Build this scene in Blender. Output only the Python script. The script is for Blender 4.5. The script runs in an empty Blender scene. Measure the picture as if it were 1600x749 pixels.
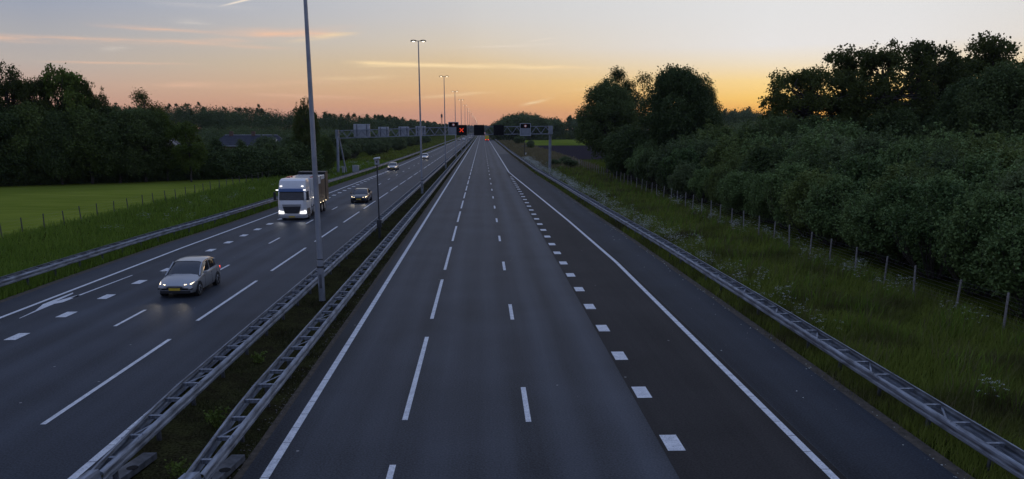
import bpy, math, random
import numpy as np
from mathutils import Vector, Matrix
R = math.radians
SC = bpy.context.scene
COL = SC.collection

# ------------------------------------------------------------------ camera
CAM_H = 7.73
cd = bpy.data.cameras.new("camera"); cam = bpy.data.objects.new("camera", cd); COL.objects.link(cam)
cd.sensor_width = 36.0; cd.lens = 1250.0 / 1600.0 * 36.0
cd.shift_y = (502.0 - 374.5) / 1600.0
cd.clip_start = 0.1; cd.clip_end = 12000
cam.location = (0, 0, CAM_H)
cam.rotation_euler = (R(90) - math.atan(0.24), 0, -R(2.07))
SC.camera = cam
SC.render.resolution_x = 1024; SC.render.resolution_y = 479
SC.view_settings.view_transform = 'Standard'; SC.view_settings.look = 'None'
SC.view_settings.exposure = 0.0; SC.view_settings.gamma = 1.0
SC.view_settings.use_curve_mapping = False
try:
    SC.cycles.use_denoising = True
    SC.cycles.max_bounces = 6; SC.cycles.diffuse_bounces = 3; SC.cycles.glossy_bounces = 3
    SC.cycles.transmission_bounces = 3; SC.cycles.volume_bounces = 0; SC.cycles.transparent_max_bounces = 6
    SC.cycles.sample_clamp_indirect = 4.0
except Exception:
    pass

# ------------------------------------------------------------------ sky
SUN_AZ = 23.0      # degrees clockwise from +Y, just under the horizon glow behind the right-hand trees
SUN_EL = 1.0
HAZE = .00006
world = bpy.data.worlds.new("World"); SC.world = world; world.use_nodes = True
nt = world.node_tree; nt.nodes.clear()
def N(t, **kw):
    n = nt.nodes.new(t)
    for k, v in kw.items(): setattr(n, k, v)
    return n
def lk(a, b): nt.links.new(a, b)
def mth(op, a, b=None, c=None, clamp=False):
    n = N('ShaderNodeMath', operation=op); n.use_clamp = clamp
    for i, v in enumerate((a, b, c)):
        if v is None: continue
        if isinstance(v, (int, float)): n.inputs[i].default_value = v
        else: lk(v, n.inputs[i])
    return n.outputs[0]
def srgb(r, g, b):
    f = lambda c: (c / 255 / 12.92) if c / 255 <= .04045 else ((c / 255 + .055) / 1.055) ** 2.4
    return (f(r), f(g), f(b), 1)
tc = N('ShaderNodeTexCoord'); sep = N('ShaderNodeSeparateXYZ'); lk(tc.outputs['Generated'], sep.inputs[0])
el = mth('ARCSINE', sep.outputs[2])                       # radians
eld = mth('MULTIPLY', el, 180 / math.pi)
elc = mth('MAXIMUM', eld, 0.0)
t_el = mth('SQRT', mth('DIVIDE', elc, 90.0))
az = mth('MULTIPLY', mth('ARCTAN2', sep.outputs[0], sep.outputs[1]), 180 / math.pi)   # clockwise from +Y
dth = mth('ABSOLUTE', mth('SUBTRACT', az, SUN_AZ))
dth = mth('MINIMUM', dth, mth('SUBTRACT', 360.0, dth))
def ramp(stops):
    n = N('ShaderNodeValToRGB'); cr = n.color_ramp; cr.interpolation = 'LINEAR'
    while len(cr.elements) > 1: cr.elements.remove(cr.elements[-1])
    first = True
    for e, c in stops:
        p = math.sqrt(max(e, 0) / 90.0)
        if first: x = cr.elements[0]; x.position = p; first = False
        else: x = cr.elements.new(p)
        x.color = c
    lk(t_el, n.inputs[0]); return n.outputs[0]
hi = (.34, .42, .66, 1); zen = (.27, .38, .70, 1)
rS = ramp([(0, srgb(225, 140, 70)), (1.2, srgb(243, 178, 84)), (2.0, srgb(252, 206, 112)), (3.1, srgb(250, 218, 150)), (4.2, srgb(238, 225, 200)),
           (5.3, srgb(230, 229, 228)), (9, srgb(224, 226, 228)), (20, (.50, .54, .66, 1)), (40, hi), (90, zen)])
rM = ramp([(0, srgb(203, 150, 132)), (0.9, srgb(212, 156, 130)), (1.6, srgb(220, 165, 126)), (2.8, srgb(226, 184, 134)), (4.2, srgb(224, 195, 150)),
           (5.6, srgb(218, 204, 184)), (7.2, srgb(210, 206, 202)), (9, srgb(204, 206, 210)), (20, (.42, .47, .60, 1)), (40, hi), (90, zen)])
rB = ramp([(0, srgb(172, 128, 120)), (1.4, srgb(201, 156, 136)), (2.6, srgb(198, 168, 152)), (4.0, srgb(187, 176, 169)), (5.4, srgb(175, 173, 175)),
           (7.6, srgb(156, 164, 182)), (20, (.30, .34, .47, 1)), (40, (.27, .33, .52, 1)), (90, zen)])
rN = ramp([(0, (.16, .18, .27, 1)), (10, (.22, .24, .36, 1)), (40, (.25, .32, .52, 1)), (90, zen)])
def smooth(v, a, b):
    n = N('ShaderNodeMapRange', interpolation_type='SMOOTHERSTEP'); n.clamp = True
    lk(v, n.inputs[0]); n.inputs[1].default_value = a; n.inputs[2].default_value = b
    return n.outputs[0]
def lin(v, a, b, c=0., d=1.):
    n = N('ShaderNodeMapRange'); n.clamp = True
    lk(v, n.inputs[0]); n.inputs[1].default_value = a; n.inputs[2].default_value = b; n.inputs[3].default_value = c; n.inputs[4].default_value = d
    return n.outputs[0]
def mix(f, a, b, mode='MIX'):
    n = N('ShaderNodeMixRGB', blend_type=mode)
    if isinstance(f, float): n.inputs[0].default_value = f
    else: lk(f, n.inputs[0])
    for i, v in ((1, a), (2, b)):
        if isinstance(v, tuple): n.inputs[i].default_value = v
        else: lk(v, n.inputs[i])
    return n.outputs[0]
skyc = mix(lin(dth, 4, 25), rS, rM)
skyc = mix(lin(dth, 23, 50), skyc, rB)
skyc = mix(smooth(dth, 60, 150), skyc, rN)
# thin cloud streaks at fixed directions of the sky
comb = N('ShaderNodeCombineXYZ'); lk(mth('MULTIPLY', az, .11), comb.inputs[0]); lk(mth('MULTIPLY', eld, 1.6), comb.inputs[1])
nz = N('ShaderNodeTexNoise'); nz.inputs['Scale'].default_value = 1.0; nz.inputs['Detail'].default_value = 6; nz.inputs['Roughness'].default_value = .62
lk(comb.outputs[0], nz.inputs['Vector'])
comb2 = N('ShaderNodeCombineXYZ'); lk(mth('MULTIPLY', az, .22), comb2.inputs[0]); lk(mth('MULTIPLY', eld, .7), comb2.inputs[1])
nz2 = N('ShaderNodeTexNoise'); nz2.inputs['Scale'].default_value = 1.0; nz2.inputs['Detail'].default_value = 3
lk(comb2.outputs[0], nz2.inputs['Vector'])
def streak(a0, a1, e0, e1, w, strength, soft=4., nlo=.42, nhi=.62):
    """a band from azimuth a0 to a1 whose elevation runs e0 -> e1, w degrees thick"""
    ec = lin(az, a0, a1, e0, e1)
    wob = mth('MULTIPLY', mth('SUBTRACT', nz2.outputs[0], .5), w * 2.2)
    d = mth('DIVIDE', mth('SUBTRACT', mth('SUBTRACT', eld, ec), wob), w)
    g = mth('POWER', 2.718, mth('MULTIPLY', mth('MULTIPLY', d, d), -1.0))
    ends = mth('MULTIPLY', lin(az, a0, a0 + soft), lin(az, a1 - soft, a1, 1., 0.))
    nn = lin(nz.outputs[0], nlo, nhi, .12, 1.)
    return mth('MULTIPLY', mth('MULTIPLY', mth('MULTIPLY', g, ends), nn), strength)
pink = (.88, .55, .38, 1); yel = (.95, .72, .42, 1); pale = (.86, .76, .66, 1)
for col, args in [
        (pink, (-36, -14, 5.1, 5.3, .17, .85, 6.)), (pink, (-30, -12, 5.3, 5.15, .10, .6, 6.)), (pink, (-25, -16, 6.15, 5.95, .12, .8, 4.)), (pale, (-20, -17, 6.5, 6.6, .18, .5, 1.2)),
        (pink, (-19, -7.4, 5.45, 6.5, .26, .9, 5.)), (yel, (-13.5, -7.6, 5.5, 6.35, .16, .9, 3.)), (pink, (-18, -9, 6.2, 6.0, .25, .45, 4.)), (pale, (-24.2, -22, 4.75, 5.0, .15, .35, .8)),
        (pink, (-28, -18, 3.9, 4.05, .07, .45, 3.)), (pink, (-24, -8, 2.6, 3.1, .16, .55, 4.)), (pink, (-16, -7, 2.2, 2.0, .12, .4, 3.)), (yel, (-12, -5, 3.2, 3.5, .12, .45, 2.)),
        (yel, (-9.6, 7.0, 4.35, 4.05, .13, 1.0, 2.)), (yel, (-9.0, 3.0, 4.1, 4.3, .10, .5, 2.)), (yel, (-3, 9, 4.25, 4.0, .1, .6, 2.)),
        (pale, (-3.8, 4.8, 5.25, 5.6, .07, .6, 1.5)), (pale, (3.0, 5.0, 5.75, 6.0, .04, .7, .5)), (pale, (3.6, 5.4, 5.5, 5.65, .05, .6, .6)),
        (yel, (2.4, 5.2, 1.5, 2.2, .10, .8, 1.)), (yel, (-8, 2, 1.8, 2.6, .12, .4, 3.)), (yel, (3, 12, 2.2, 3.2, .10, .35, 3.)),
        (pale, (-17.0, -12.3, 7.55, 8.75, .055, 1.0, 1.0, .0, .2)), (pale, (-15.0, -11.8, 8.1, 9.0, .05, .6, .6, .0, .2)), (pale, (-22, -14, 7.6, 7.5, .16, .25, 3.))]:
    skyc = mix(streak(*args), skyc, col)
nish = N('ShaderNodeTexSky', sky_type='NISHITA'); nish.sun_disc = False
nish.sun_elevation = R(SUN_EL); nish.sun_rotation = R(SUN_AZ)
nishc = mix(1.0, nish.outputs[0], (.05, .05, .05, 1), 'MULTIPLY')
fin = mix(.05, skyc, nishc)
below = lin(eld, -1.5, 0., 1., 0.)
fin = mix(below, fin, (.05, .055, .06, 1))
bg = N('ShaderNodeBackground'); lk(fin, bg.inputs[0]); bg.inputs[1].default_value = 1.05
wo = N('ShaderNodeOutputWorld'); lk(bg.outputs[0], wo.inputs[0])
try:
    world.cycles.sampling_method = 'MANUAL'; world.cycles.sample_map_resolution = 512
except Exception: pass

# ------------------------------------------------------------------ sun (already at the horizon, very weak)
sd = bpy.data.lights.new("sun", 'SUN'); sun = bpy.data.objects.new("sun", sd); COL.objects.link(sun)
sd.energy = 0.12; sd.angle = R(6); sd.color = (1.0, .62, .34)
sun.rotation_euler = (R(90 - 2.0), 0, R(180 - SUN_AZ) )
sun.rotation_euler = Vector((math.sin(R(SUN_AZ)), math.cos(R(SUN_AZ)), math.tan(R(2.0)))).to_track_quat('Z', 'Y').to_euler()

# ------------------------------------------------------------------ materials
def new_mat(name):
    m = bpy.data.materials.new(name); m.use_nodes = True
    t = m.node_tree; b = t.nodes['Principled BSDF']; return m, t, b
def setin(b, k, v):
    if k in b.inputs: b.inputs[k].default_value = v
def noisecol(t, b, c0, c1, scale, detail=4, coord='Object', stretch=(1, 1, 1), lo=.35, hi_=.65, rough=.55):
    tcn = t.nodes.new('ShaderNodeTexCoord'); mp = t.nodes.new('ShaderNodeMapping'); mp.inputs['Scale'].default_value = stretch
    t.links.new(tcn.outputs[coord], mp.inputs[0])
    n = t.nodes.new('ShaderNodeTexNoise'); n.inputs['Scale'].default_value = scale; n.inputs['Detail'].default_value = detail; n.inputs['Roughness'].default_value = rough
    t.links.new(mp.outputs[0], n.inputs['Vector'])
    r = t.nodes.new('ShaderNodeValToRGB'); r.color_ramp.elements[0].position = lo; r.color_ramp.elements[1].position = hi_
    r.color_ramp.elements[0].color = (*c0, 1); r.color_ramp.elements[1].color = (*c1, 1)
    t.links.new(n.outputs[0], r.inputs[0]); return r.outputs[0], n, mp
def pbr(name, c0, c1=None, rough=.6, metal=0., scale=3., bump=0., coat=0., spec=None, stretch=(1, 1, 1), bscale=None, detail=4):
    m, t, b = new_mat(name)
    c1 = c1 or tuple(min(1, x * 1.25) for x in c0)
    col, n, mp = noisecol(t, b, c0, c1, scale, detail=detail, stretch=stretch)
    t.links.new(col, b.inputs['Base Color'])
    setin(b, 'Roughness', rough); setin(b, 'Metallic', metal)
    if coat: setin(b, 'Coat Weight', coat); setin(b, 'Coat Roughness', .05)
    if spec is not None: setin(b, 'Specular IOR Level', spec)
    if bump:
        n2 = t.nodes.new('ShaderNodeTexNoise'); n2.inputs['Scale'].default_value = bscale or scale * 4; n2.inputs['Detail'].default_value = 3
        t.links.new(mp.outputs[0], n2.inputs['Vector'])
        bp = t.nodes.new('ShaderNodeBump'); bp.inputs['Strength'].default_value = bump; bp.inputs['Distance'].default_value = .02
        t.links.new(n2.outputs[0], bp.inputs['Height']); t.links.new(bp.outputs[0], b.inputs['Normal'])
    return m
def emit(name, col, s, base=(.8, .8, .8)):
    m, t, b = new_mat(name); setin(b, 'Base Color', (*base, 1)); setin(b, 'Emission Color', (*col, 1)); setin(b, 'Emission Strength', s); setin(b, 'Roughness', .3)
    return m
def asphalt(name, base, tracks, spread=.48, rough=.62, speck=True):
    """asphalt with aggregate grain, lengthwise wheel tracks at the real lateral places and a few pale specks"""
    m, t, b = new_mat(name); L = t.links.new; nn = t.nodes.new
    tcn = nn('ShaderNodeTexCoord'); sp = nn('ShaderNodeSeparateXYZ'); L(tcn.outputs['Object'], sp.inputs[0])
    def M(op, a, bb=None, clamp=False):
        n = nn('ShaderNodeMath'); n.operation = op; n.use_clamp = clamp
        for i, v in enumerate((a, bb)):
            if v is None: continue
            if isinstance(v, (int, float)): n.inputs[i].default_value = v
            else: L(v, n.inputs[i])
        return n.outputs[0]
    # slow sideways wander of the tracks
    nw = nn('ShaderNodeTexNoise'); nw.inputs['Scale'].default_value = .035; nw.inputs['Detail'].default_value = 1; L(tcn.outputs['Object'], nw.inputs['Vector'])
    xw = M('ADD', sp.outputs[0], M('MULTIPLY', M('SUBTRACT', nw.outputs[0], .5), 1.1))
    tot = None
    for tx, amp in tracks:
        d = M('DIVIDE', M('SUBTRACT', xw, tx), spread)
        g = M('MULTIPLY', M('POWER', 2.718, M('MULTIPLY', M('MULTIPLY', d, d), -1.)), amp)
        tot = g if tot is None else M('ADD', tot, g)
    g1 = nn('ShaderNodeTexNoise'); g1.inputs['Scale'].default_value = 20; g1.inputs['Detail'].default_value = 2; L(tcn.outputs['Object'], g1.inputs['Vector'])
    mp = nn('ShaderNodeMapping'); mp.inputs['Scale'].default_value = (1.2, .03, 1); L(tcn.outputs['Object'], mp.inputs[0])
    g2 = nn('ShaderNodeTexNoise'); g2.inputs['Scale'].default_value = 1.4; g2.inputs['Detail'].default_value = 5; g2.inputs['Roughness'].default_value = .6; L(mp.outputs[0], g2.inputs['Vector'])
    g3 = nn('ShaderNodeTexNoise'); g3.inputs['Scale'].default_value = .25; g3.inputs['Detail'].default_value = 6; L(tcn.outputs['Object'], g3.inputs['Vector'])
    f = M('ADD', 1.0, M('MULTIPLY', M('SUBTRACT', g1.outputs[0], .5), 2.0))
    f = M('ADD', f, M('MULTIPLY', M('SUBTRACT', g2.outputs[0], .5), .85))
    f = M('ADD', f, M('MULTIPLY', M('SUBTRACT', g3.outputs[0], .5), .9))
    if tot is not None: f = M('ADD', f, tot)
    f = M('MAXIMUM', f, .25)
    mx = nn('ShaderNodeMixRGB'); mx.blend_type = 'MULTIPLY'; mx.inputs[0].default_value = 1; mx.inputs[1].default_value = (*base, 1)
    cc = nn('ShaderNodeCombineXYZ'); [L(f, cc.inputs[i]) for i in range(3)]; L(cc.outputs[0], mx.inputs[2])
    out = mx.outputs[0]
    if speck:
        vo = nn('ShaderNodeTexVoronoi'); vo.inputs['Scale'].default_value = 1.1; L(tcn.outputs['Object'], vo.inputs['Vector'])
        s = M('MULTIPLY', M('LESS_THAN', vo.outputs['Distance'], .045), M('GREATER_THAN', vo.outputs['Color'], .62))
        m2 = nn('ShaderNodeMixRGB'); L(M('MULTIPLY', s, .7), m2.inputs[0]); L(out, m2.inputs[1]); m2.inputs[2].default_value = (.35, .34, .32, 1); out = m2.outputs[0]
    L(out, b.inputs['Base Color']); setin(b, 'Roughness', rough); setin(b, 'Specular IOR Level', .12)
    bp = nn('ShaderNodeBump'); bp.inputs['Strength'].default_value = .5; bp.inputs['Distance'].default_value = .012
    L(g1.outputs[0], bp.inputs['Height']); L(bp.outputs[0], b.inputs['Normal'])
    return m
def foliage(name, c0, c1, trans=.22, nscale=.35, brown=None):
    m, t, b = new_mat(name); L = t.links.new; nn = t.nodes.new
    geo = nn('ShaderNodeNewGeometry'); oi = nn('ShaderNodeObjectInfo')
    n = nn('ShaderNodeTexNoise'); n.inputs['Scale'].default_value = nscale; n.inputs['Detail'].default_value = 3; L(geo.outputs['Position'], n.inputs['Vector'])
    a = nn('ShaderNodeMath'); a.operation = 'MULTIPLY_ADD'; L(geo.outputs['Random Per Island'], a.inputs[0]); a.inputs[1].default_value = .6; L(n.outputs[0], a.inputs[2])
    a2 = nn('ShaderNodeMath'); a2.operation = 'MULTIPLY_ADD'; L(oi.outputs['Random'], a2.inputs[0]); a2.inputs[1].default_value = .7; L(a.outputs[0], a2.inputs[2])
    r = nn('ShaderNodeMapRange'); r.inputs[1].default_value = .45; r.inputs[2].default_value = 1.65; L(a2.outputs[0], r.inputs[0])
    mx = nn('ShaderNodeMixRGB'); L(r.outputs[0], mx.inputs[0]); mx.inputs[1].default_value = (*c0, 1); mx.inputs[2].default_value = (*c1, 1)
    if brown:
        nb = nn('ShaderNodeTexNoise'); nb.inputs['Scale'].default_value = .22; nb.inputs['Detail'].default_value = 4; L(geo.outputs['Position'], nb.inputs['Vector'])
        rb = nn('ShaderNodeMapRange'); rb.inputs[1].default_value = .48; rb.inputs[2].default_value = .66; L(nb.outputs[0], rb.inputs[0])
        m2 = nn('ShaderNodeMixRGB'); L(rb.outputs[0], m2.inputs[0]); L(mx.outputs[0], m2.inputs[1]); m2.inputs[2].default_value = (*brown, 1); mx = m2
    L(mx.outputs[0], b.inputs['Base Color']); setin(b, 'Roughness', .65); setin(b, 'Specular IOR Level', .10)
    tr = nn('ShaderNodeBsdfTranslucent'); L(mx.outputs[0], tr.inputs[0])
    ms = nn('ShaderNodeMixShader'); ms.inputs[0].default_value = trans
    L(b.outputs[0], ms.inputs[1]); L(tr.outputs[0], ms.inputs[2]); L(ms.outputs[0], t.nodes['Material Output'].inputs[0])
    return m

M = {}
# left carriageway lanes: centres -10.6, -13.4, -16.4; right: -3.6, -.5, 3.0
M['asph_r'] = asphalt('asphalt_right', (.041, .045, .053), [(-5.3, -.35), (-4.3, .22), (-2.85, .22), (-2.2, -.15), (-1.3, .30), (.35, .26), (1.2, -.22), (2.15, .40), (2.95, -.14), (3.85, .52)])
M['asph_l'] = asphalt('asphalt_left', (.036, .041, .051), [(-9.2, -.2), (-11.4, .10), (-9.9, .08), (-14.2, .34), (-13.4, -.12), (-12.6, .30), (-17.2, .34), (-16.4, -.1), (-15.6, .34), (-20.0, -.22)])
M['asph_d'] = asphalt('porous_asphalt', (.029, .026, .025), [(5.6, .12), (7.2, .12), (8.25, -.25)], rough=.75)
M['asph_s'] = asphalt('shoulder_asphalt', (.027, .032, .041), [(8.5, -.35)], rough=.7)
def worn_paint():
    m, t, b = new_mat('road_paint'); L = t.links.new
    c1, n1, mp = noisecol(t, b, (.52, .53, .55), (.76, .76, .76), 3.5, detail=6, rough=.7)
    c2, n2, _ = noisecol(t, b, (.10, .10, .11), (1, 1, 1), 22, detail=6, rough=.8, lo=.35, hi_=.45)
    mx = t.nodes.new('ShaderNodeMixRGB'); mx.blend_type = 'MULTIPLY'; mx.inputs[0].default_value = .9; L(c1, mx.inputs[1]); L(c2, mx.inputs[2])
    L(mx.outputs[0], b.inputs['Base Color']); setin(b, 'Roughness', .7); setin(b, 'Specular IOR Level', .3); return m
M['paint'] = worn_paint()
M['galv'] = pbr('galvanised_steel', (.080, .088, .105), (.27, .30, .35), rough=.6, metal=.08, scale=2.6, bump=.15, stretch=(3, .5, 3), detail=8)
M['galvd'] = pbr('galvanised_steel_dull', (.07, .075, .085), (.16, .17, .19), rough=.55, metal=.4, scale=4)
M['mast'] = pbr('mast_steel', (.27, .29, .33), (.38, .41, .46), rough=.45, metal=.5, scale=1.2)
M['gantry'] = pbr('gantry_steel', (.20, .22, .25), (.30, .32, .36), rough=.6, metal=.1, scale=1.)
M['panel'] = pbr('sign_back_aluminium', (.36, .38, .42), (.46, .48, .52), rough=.45, metal=.25, scale=1.5)
M['black'] = pbr('matt_black', (.006, .006, .007), (.012, .012, .014), rough=.65, scale=4, spec=.15)
M['dark'] = pbr('dark_metal', (.03, .032, .036), (.05, .052, .058), rough=.5, metal=.3)
M['wood'] = pbr('weathered_post', (.16, .15, .14), (.30, .28, .26), rough=.85, scale=12, bump=.3)
M['woodd'] = pbr('dark_post', (.06, .055, .05), (.11, .10, .09), rough=.85, scale=12)
M['wire'] = pbr('fence_wire', (.14, .14, .15), (.2, .2, .21), rough=.5, metal=.5)
M['bark'] = pbr('bark', (.035, .028, .022), (.075, .06, .05), rough=.9, scale=6, bump=.5)
M['soil'] = pbr('roadside_soil', (.040, .032, .022), (.095, .075, .055), rough=.95, scale=5, bump=.6, detail=8)
M['soil_stone'] = pbr('gravel_stone', (.07, .06, .05), (.20, .18, .16), rough=.9, scale=30)
M['plough'] = pbr('ploughed_soil', (.030, .025, .028), (.050, .042, .046), rough=1., scale=.8, bump=.5, stretch=(6, .4, 1), detail=6, spec=0.)
M['leaf_dark'] = foliage('leaf_dark', (.050, .080, .028), (.125, .165, .055), .22)
M['leaf_oak'] = foliage('leaf_oak', (.042, .058, .016), (.10, .12, .03), .30)
M['leaf_light'] = foliage('leaf_light', (.075, .11, .022), (.15, .20, .04), .3)
M['leaf_shrub'] = foliage('leaf_shrub', (.046, .086, .028), (.185, .26, .085), .12)
M['leaf_willow'] = foliage('leaf_willow', (.072, .105, .042), (.16, .205, .085), .2)
M['leaf_warm'] = foliage('leaf_warm', (.065, .095, .026), (.185, .235, .068), .15)
M['leaf_mid'] = foliage('leaf_mid', (.060, .095, .026), (.15, .195, .055), .22)
M['leaf_wood'] = foliage('leaf_wood', (.055, .082, .034), (.14, .18, .070), .12, nscale=.08)
M['grass'] = foliage('grass_blade', (.070, .108, .014), (.20, .235, .042), .25, nscale=.5, brown=(.075, .070, .026))
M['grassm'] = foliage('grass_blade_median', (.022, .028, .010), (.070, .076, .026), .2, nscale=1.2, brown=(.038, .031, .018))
M['grassl'] = foliage('grass_blade_lush', (.085, .15, .018), (.24, .33, .05), .25, nscale=.5)
M['grassdry'] = foliage('grass_seed_heads', (.10, .085, .045), (.22, .19, .10), .25, nscale=.5)
M['umbel'] = pbr('white_flower', (.34, .36, .30), (.52, .53, .48), rough=.8)
M['yellowf'] = pbr('yellow_flower', (.6, .45, .03), (.7, .55, .05), rough=.8)

def ground_mat():
    m, t, b = new_mat('grass_ground'); L = t.links.new
    c1, n1, mp = noisecol(t, b, (.030, .044, .007), (.070, .082, .014), .35, detail=8, rough=.7)
    c2, n2, _ = noisecol(t, b, (.5, .45, .4), (1.5, 1.5, 1.4), 14, detail=3)
    mx = t.nodes.new('ShaderNodeMixRGB'); mx.blend_type = 'MULTIPLY'; mx.inputs[0].default_value = 1; L(c1, mx.inputs[1]); L(c2, mx.inputs[2])
    L(mx.outputs[0], b.inputs['Base Color']); setin(b, 'Roughness', 1.); setin(b, 'Specular IOR Level', 0.)
    bp = t.nodes.new('ShaderNodeBump'); bp.inputs['Strength'].default_value = .8; bp.inputs['Distance'].default_value = .1
    L(n2.outputs[0], bp.inputs['Height']); L(bp.outputs[0], b.inputs['Normal']); return m
M['ground'] = ground_mat()
def meadow_mat():
    m, t, b = new_mat('mown_meadow'); L = t.links.new
    c1, n1, mp = noisecol(t, b, (.105, .150, .016), (.185, .215, .036), .9, detail=6, stretch=(.12, 2.4, 1), rough=.65)
    mp.inputs['Rotation'].default_value = (0, 0, R(-12))
    c2, n2, _ = noisecol(t, b, (.72, .78, .7), (1.3, 1.22, 1.25), .035, detail=3)
    mx = t.nodes.new('ShaderNodeMixRGB'); mx.blend_type = 'MULTIPLY'; mx.inputs[0].default_value = 1; L(c1, mx.inputs[1]); L(c2, mx.inputs[2])
    L(mx.outputs[0], b.inputs['Base Color']); setin(b, 'Roughness', 1.); setin(b, 'Specular IOR Level', 0.); return m
M['meadow'] = meadow_mat()

# ------------------------------------------------------------------ mesh tools
class MB:
    def __init__(s): s.v = []; s.f = []
    def add(s, vs, fs):
        o = len(s.v); s.v += [tuple(map(float, p)) for p in vs]; s.f += [tuple(i + o for i in q) for q in fs]
    def box(s, x0, x1, y0, y1, z0, z1):
        s.add([(x0, y0, z0), (x1, y0, z0), (x1, y1, z0), (x0, y1, z0), (x0, y0, z1), (x1, y0, z1), (x1, y1, z1), (x0, y1, z1)],
              [(0, 3, 2, 1), (4, 5, 6, 7), (0, 1, 5, 4), (1, 2, 6, 5), (2, 3, 7, 6), (3, 0, 4, 7)])
    def hexa(s, bot, top):
        s.add(list(bot) + list(top), [(0, 3, 2, 1), (4, 5, 6, 7), (0, 1, 5, 4), (1, 2, 6, 5), (2, 3, 7, 6), (3, 0, 4, 7)])
    def tube(s, p0, p1, r0, r1=None, n=10, cap=True):
        r1 = r0 if r1 is None else r1
        p0 = Vector(p0); p1 = Vector(p1); d = (p1 - p0)
        if d.length < 1e-6: return
        d.normalize(); a = d.orthogonal().normalized(); b = d.cross(a)
        vs = []
        for p, r in ((p0, r0), (p1, r1)):
            for i in range(n):
                t = 2 * math.pi * i / n; vs.append(p + a * math.cos(t) * r + b * math.sin(t) * r)
        fs = [(i, (i + 1) % n, n + (i + 1) % n, n + i) for i in range(n)]
        if cap: fs += [tuple(range(n - 1, -1, -1)), tuple(range(n, 2 * n))]
        s.add(vs, fs)
    def bar(s, p0, p1, w, hgt):
        p0 = Vector(p0); p1 = Vector(p1); d = (p1 - p0).normalized()
        up = Vector((0, 0, 1)) if abs(d.z) < .95 else Vector((0, 1, 0))
        a = d.cross(up).normalized() * w / 2; b = a.cross(d).normalized() * hgt / 2
        s.hexa([p0 - a - b, p0 + a - b, p0 + a + b, p0 - a + b], [p1 - a - b, p1 + a - b, p1 + a + b, p1 - a + b])
    def sweep(s, prof, path, closed=True):
        """prof: (x, z) offsets; path: (x, y, z) points along y"""
        n = len(prof); vs = []
        for (x, y, z) in path: vs += [(x + a, y, z + b) for a, b in prof]
        fs = []
        for i in range(len(path) - 1):
            for j in range(n if closed else n - 1):
                k = (j + 1) % n; fs.append((i * n + j, i * n + k, (i + 1) * n + k, (i + 1) * n + j))
        if closed:
            fs.append(tuple(range(n - 1, -1, -1))); e = (len(path) - 1) * n; fs.append(tuple(range(e, e + n)))
        s.add(vs, fs)
    def loft(s, rings, cap=True):
        n = len(rings[0]); vs = [p for r in rings for p in r]; fs = []
        for i in range(len(rings) - 1):
            for j in range(n):
                k = (j + 1) % n; fs.append((i * n + j, i * n + k, (i + 1) * n + k, (i + 1) * n + j))
        if cap: fs.append(tuple(range(n - 1, -1, -1))); e = (len(rings) - 1) * n; fs.append(tuple(range(e, e + n)))
        s.add(vs, fs)
    def build(s, name, mat, parent=None, smooth=False, bevel=0., loc=None):
        me = bpy.data.meshes.new(name); me.from_pydata(s.v, [], s.f); me.update()
        me.materials.append(M[mat] if isinstance(mat, str) else mat)
        o = bpy.data.objects.new(name, me); COL.objects.link(o)
        if smooth:
            me.polygons.foreach_set('use_smooth', [True] * len(me.polygons))
            try:
                me.set_sharp_from_angle(angle=R(40))
            except Exception: pass
        if bevel:
            md = o.modifiers.new('bevel', 'BEVEL'); md.width = bevel; md.segments = 2; md.limit_method = 'ANGLE'; md.angle_limit = R(35)
        if parent: o.parent = parent
        if loc: o.location = loc
        return o
def np_mesh(name, V, F, mat):
    """fast mesh from numpy: V (n,3), F (m,k)"""
    me = bpy.data.meshes.new(name); k = F.shape[1]
    me.vertices.add(len(V)); me.vertices.foreach_set('co', V.astype(np.float32).ravel())
    me.loops.add(F.size); me.loops.foreach_set('vertex_index', F.astype(np.int32).ravel())
    me.polygons.add(len(F)); me.polygons.foreach_set('loop_start', np.arange(0, F.size, k, dtype=np.int32))
    me.polygons.foreach_set('loop_total', np.full(len(F), k, dtype=np.int32))
    me.update(calc_edges=True); me.materials.append(M[mat] if isinstance(mat, str) else mat); return me
def props(o, label=None, cat=None, group=None, kind=None):
    if label: o['label'] = label
    if cat: o['category'] = cat
    if group: o['group'] = group
    if kind: o['kind'] = kind
    return o
def thing(name, label, cat, loc=(0, 0, 0), rz=0., group=None):
    o = bpy.data.objects.new(name, None); COL.objects.link(o); o.location = loc; o.rotation_euler = (0, 0, rz)
    o.empty_display_size = .3
    return props(o, label, cat, group)
def copy_tree(o, parent=None):
    c = o.copy(); COL.objects.link(c)
    if parent: c.parent = parent
    for ch in o.children: copy_tree(ch, c)
    return c
def adopt(name, me, parent=None, loc=(0, 0, 0)):
    o = bpy.data.objects.new(name, me); COL.objects.link(o); o.location = loc
    if parent: o.parent = parent
    return o
ORD = ['nearest', 'second', 'third', 'fourth', 'fifth', 'sixth', 'seventh', 'eighth', 'ninth', 'tenth', 'eleventh', 'twelfth', 'thirteenth', 'fourteenth', 'fifteenth', 'sixteenth', 'seventeenth', 'eighteenth', 'nineteenth', 'twentieth', 'twenty-first', 'twenty-second']

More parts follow.
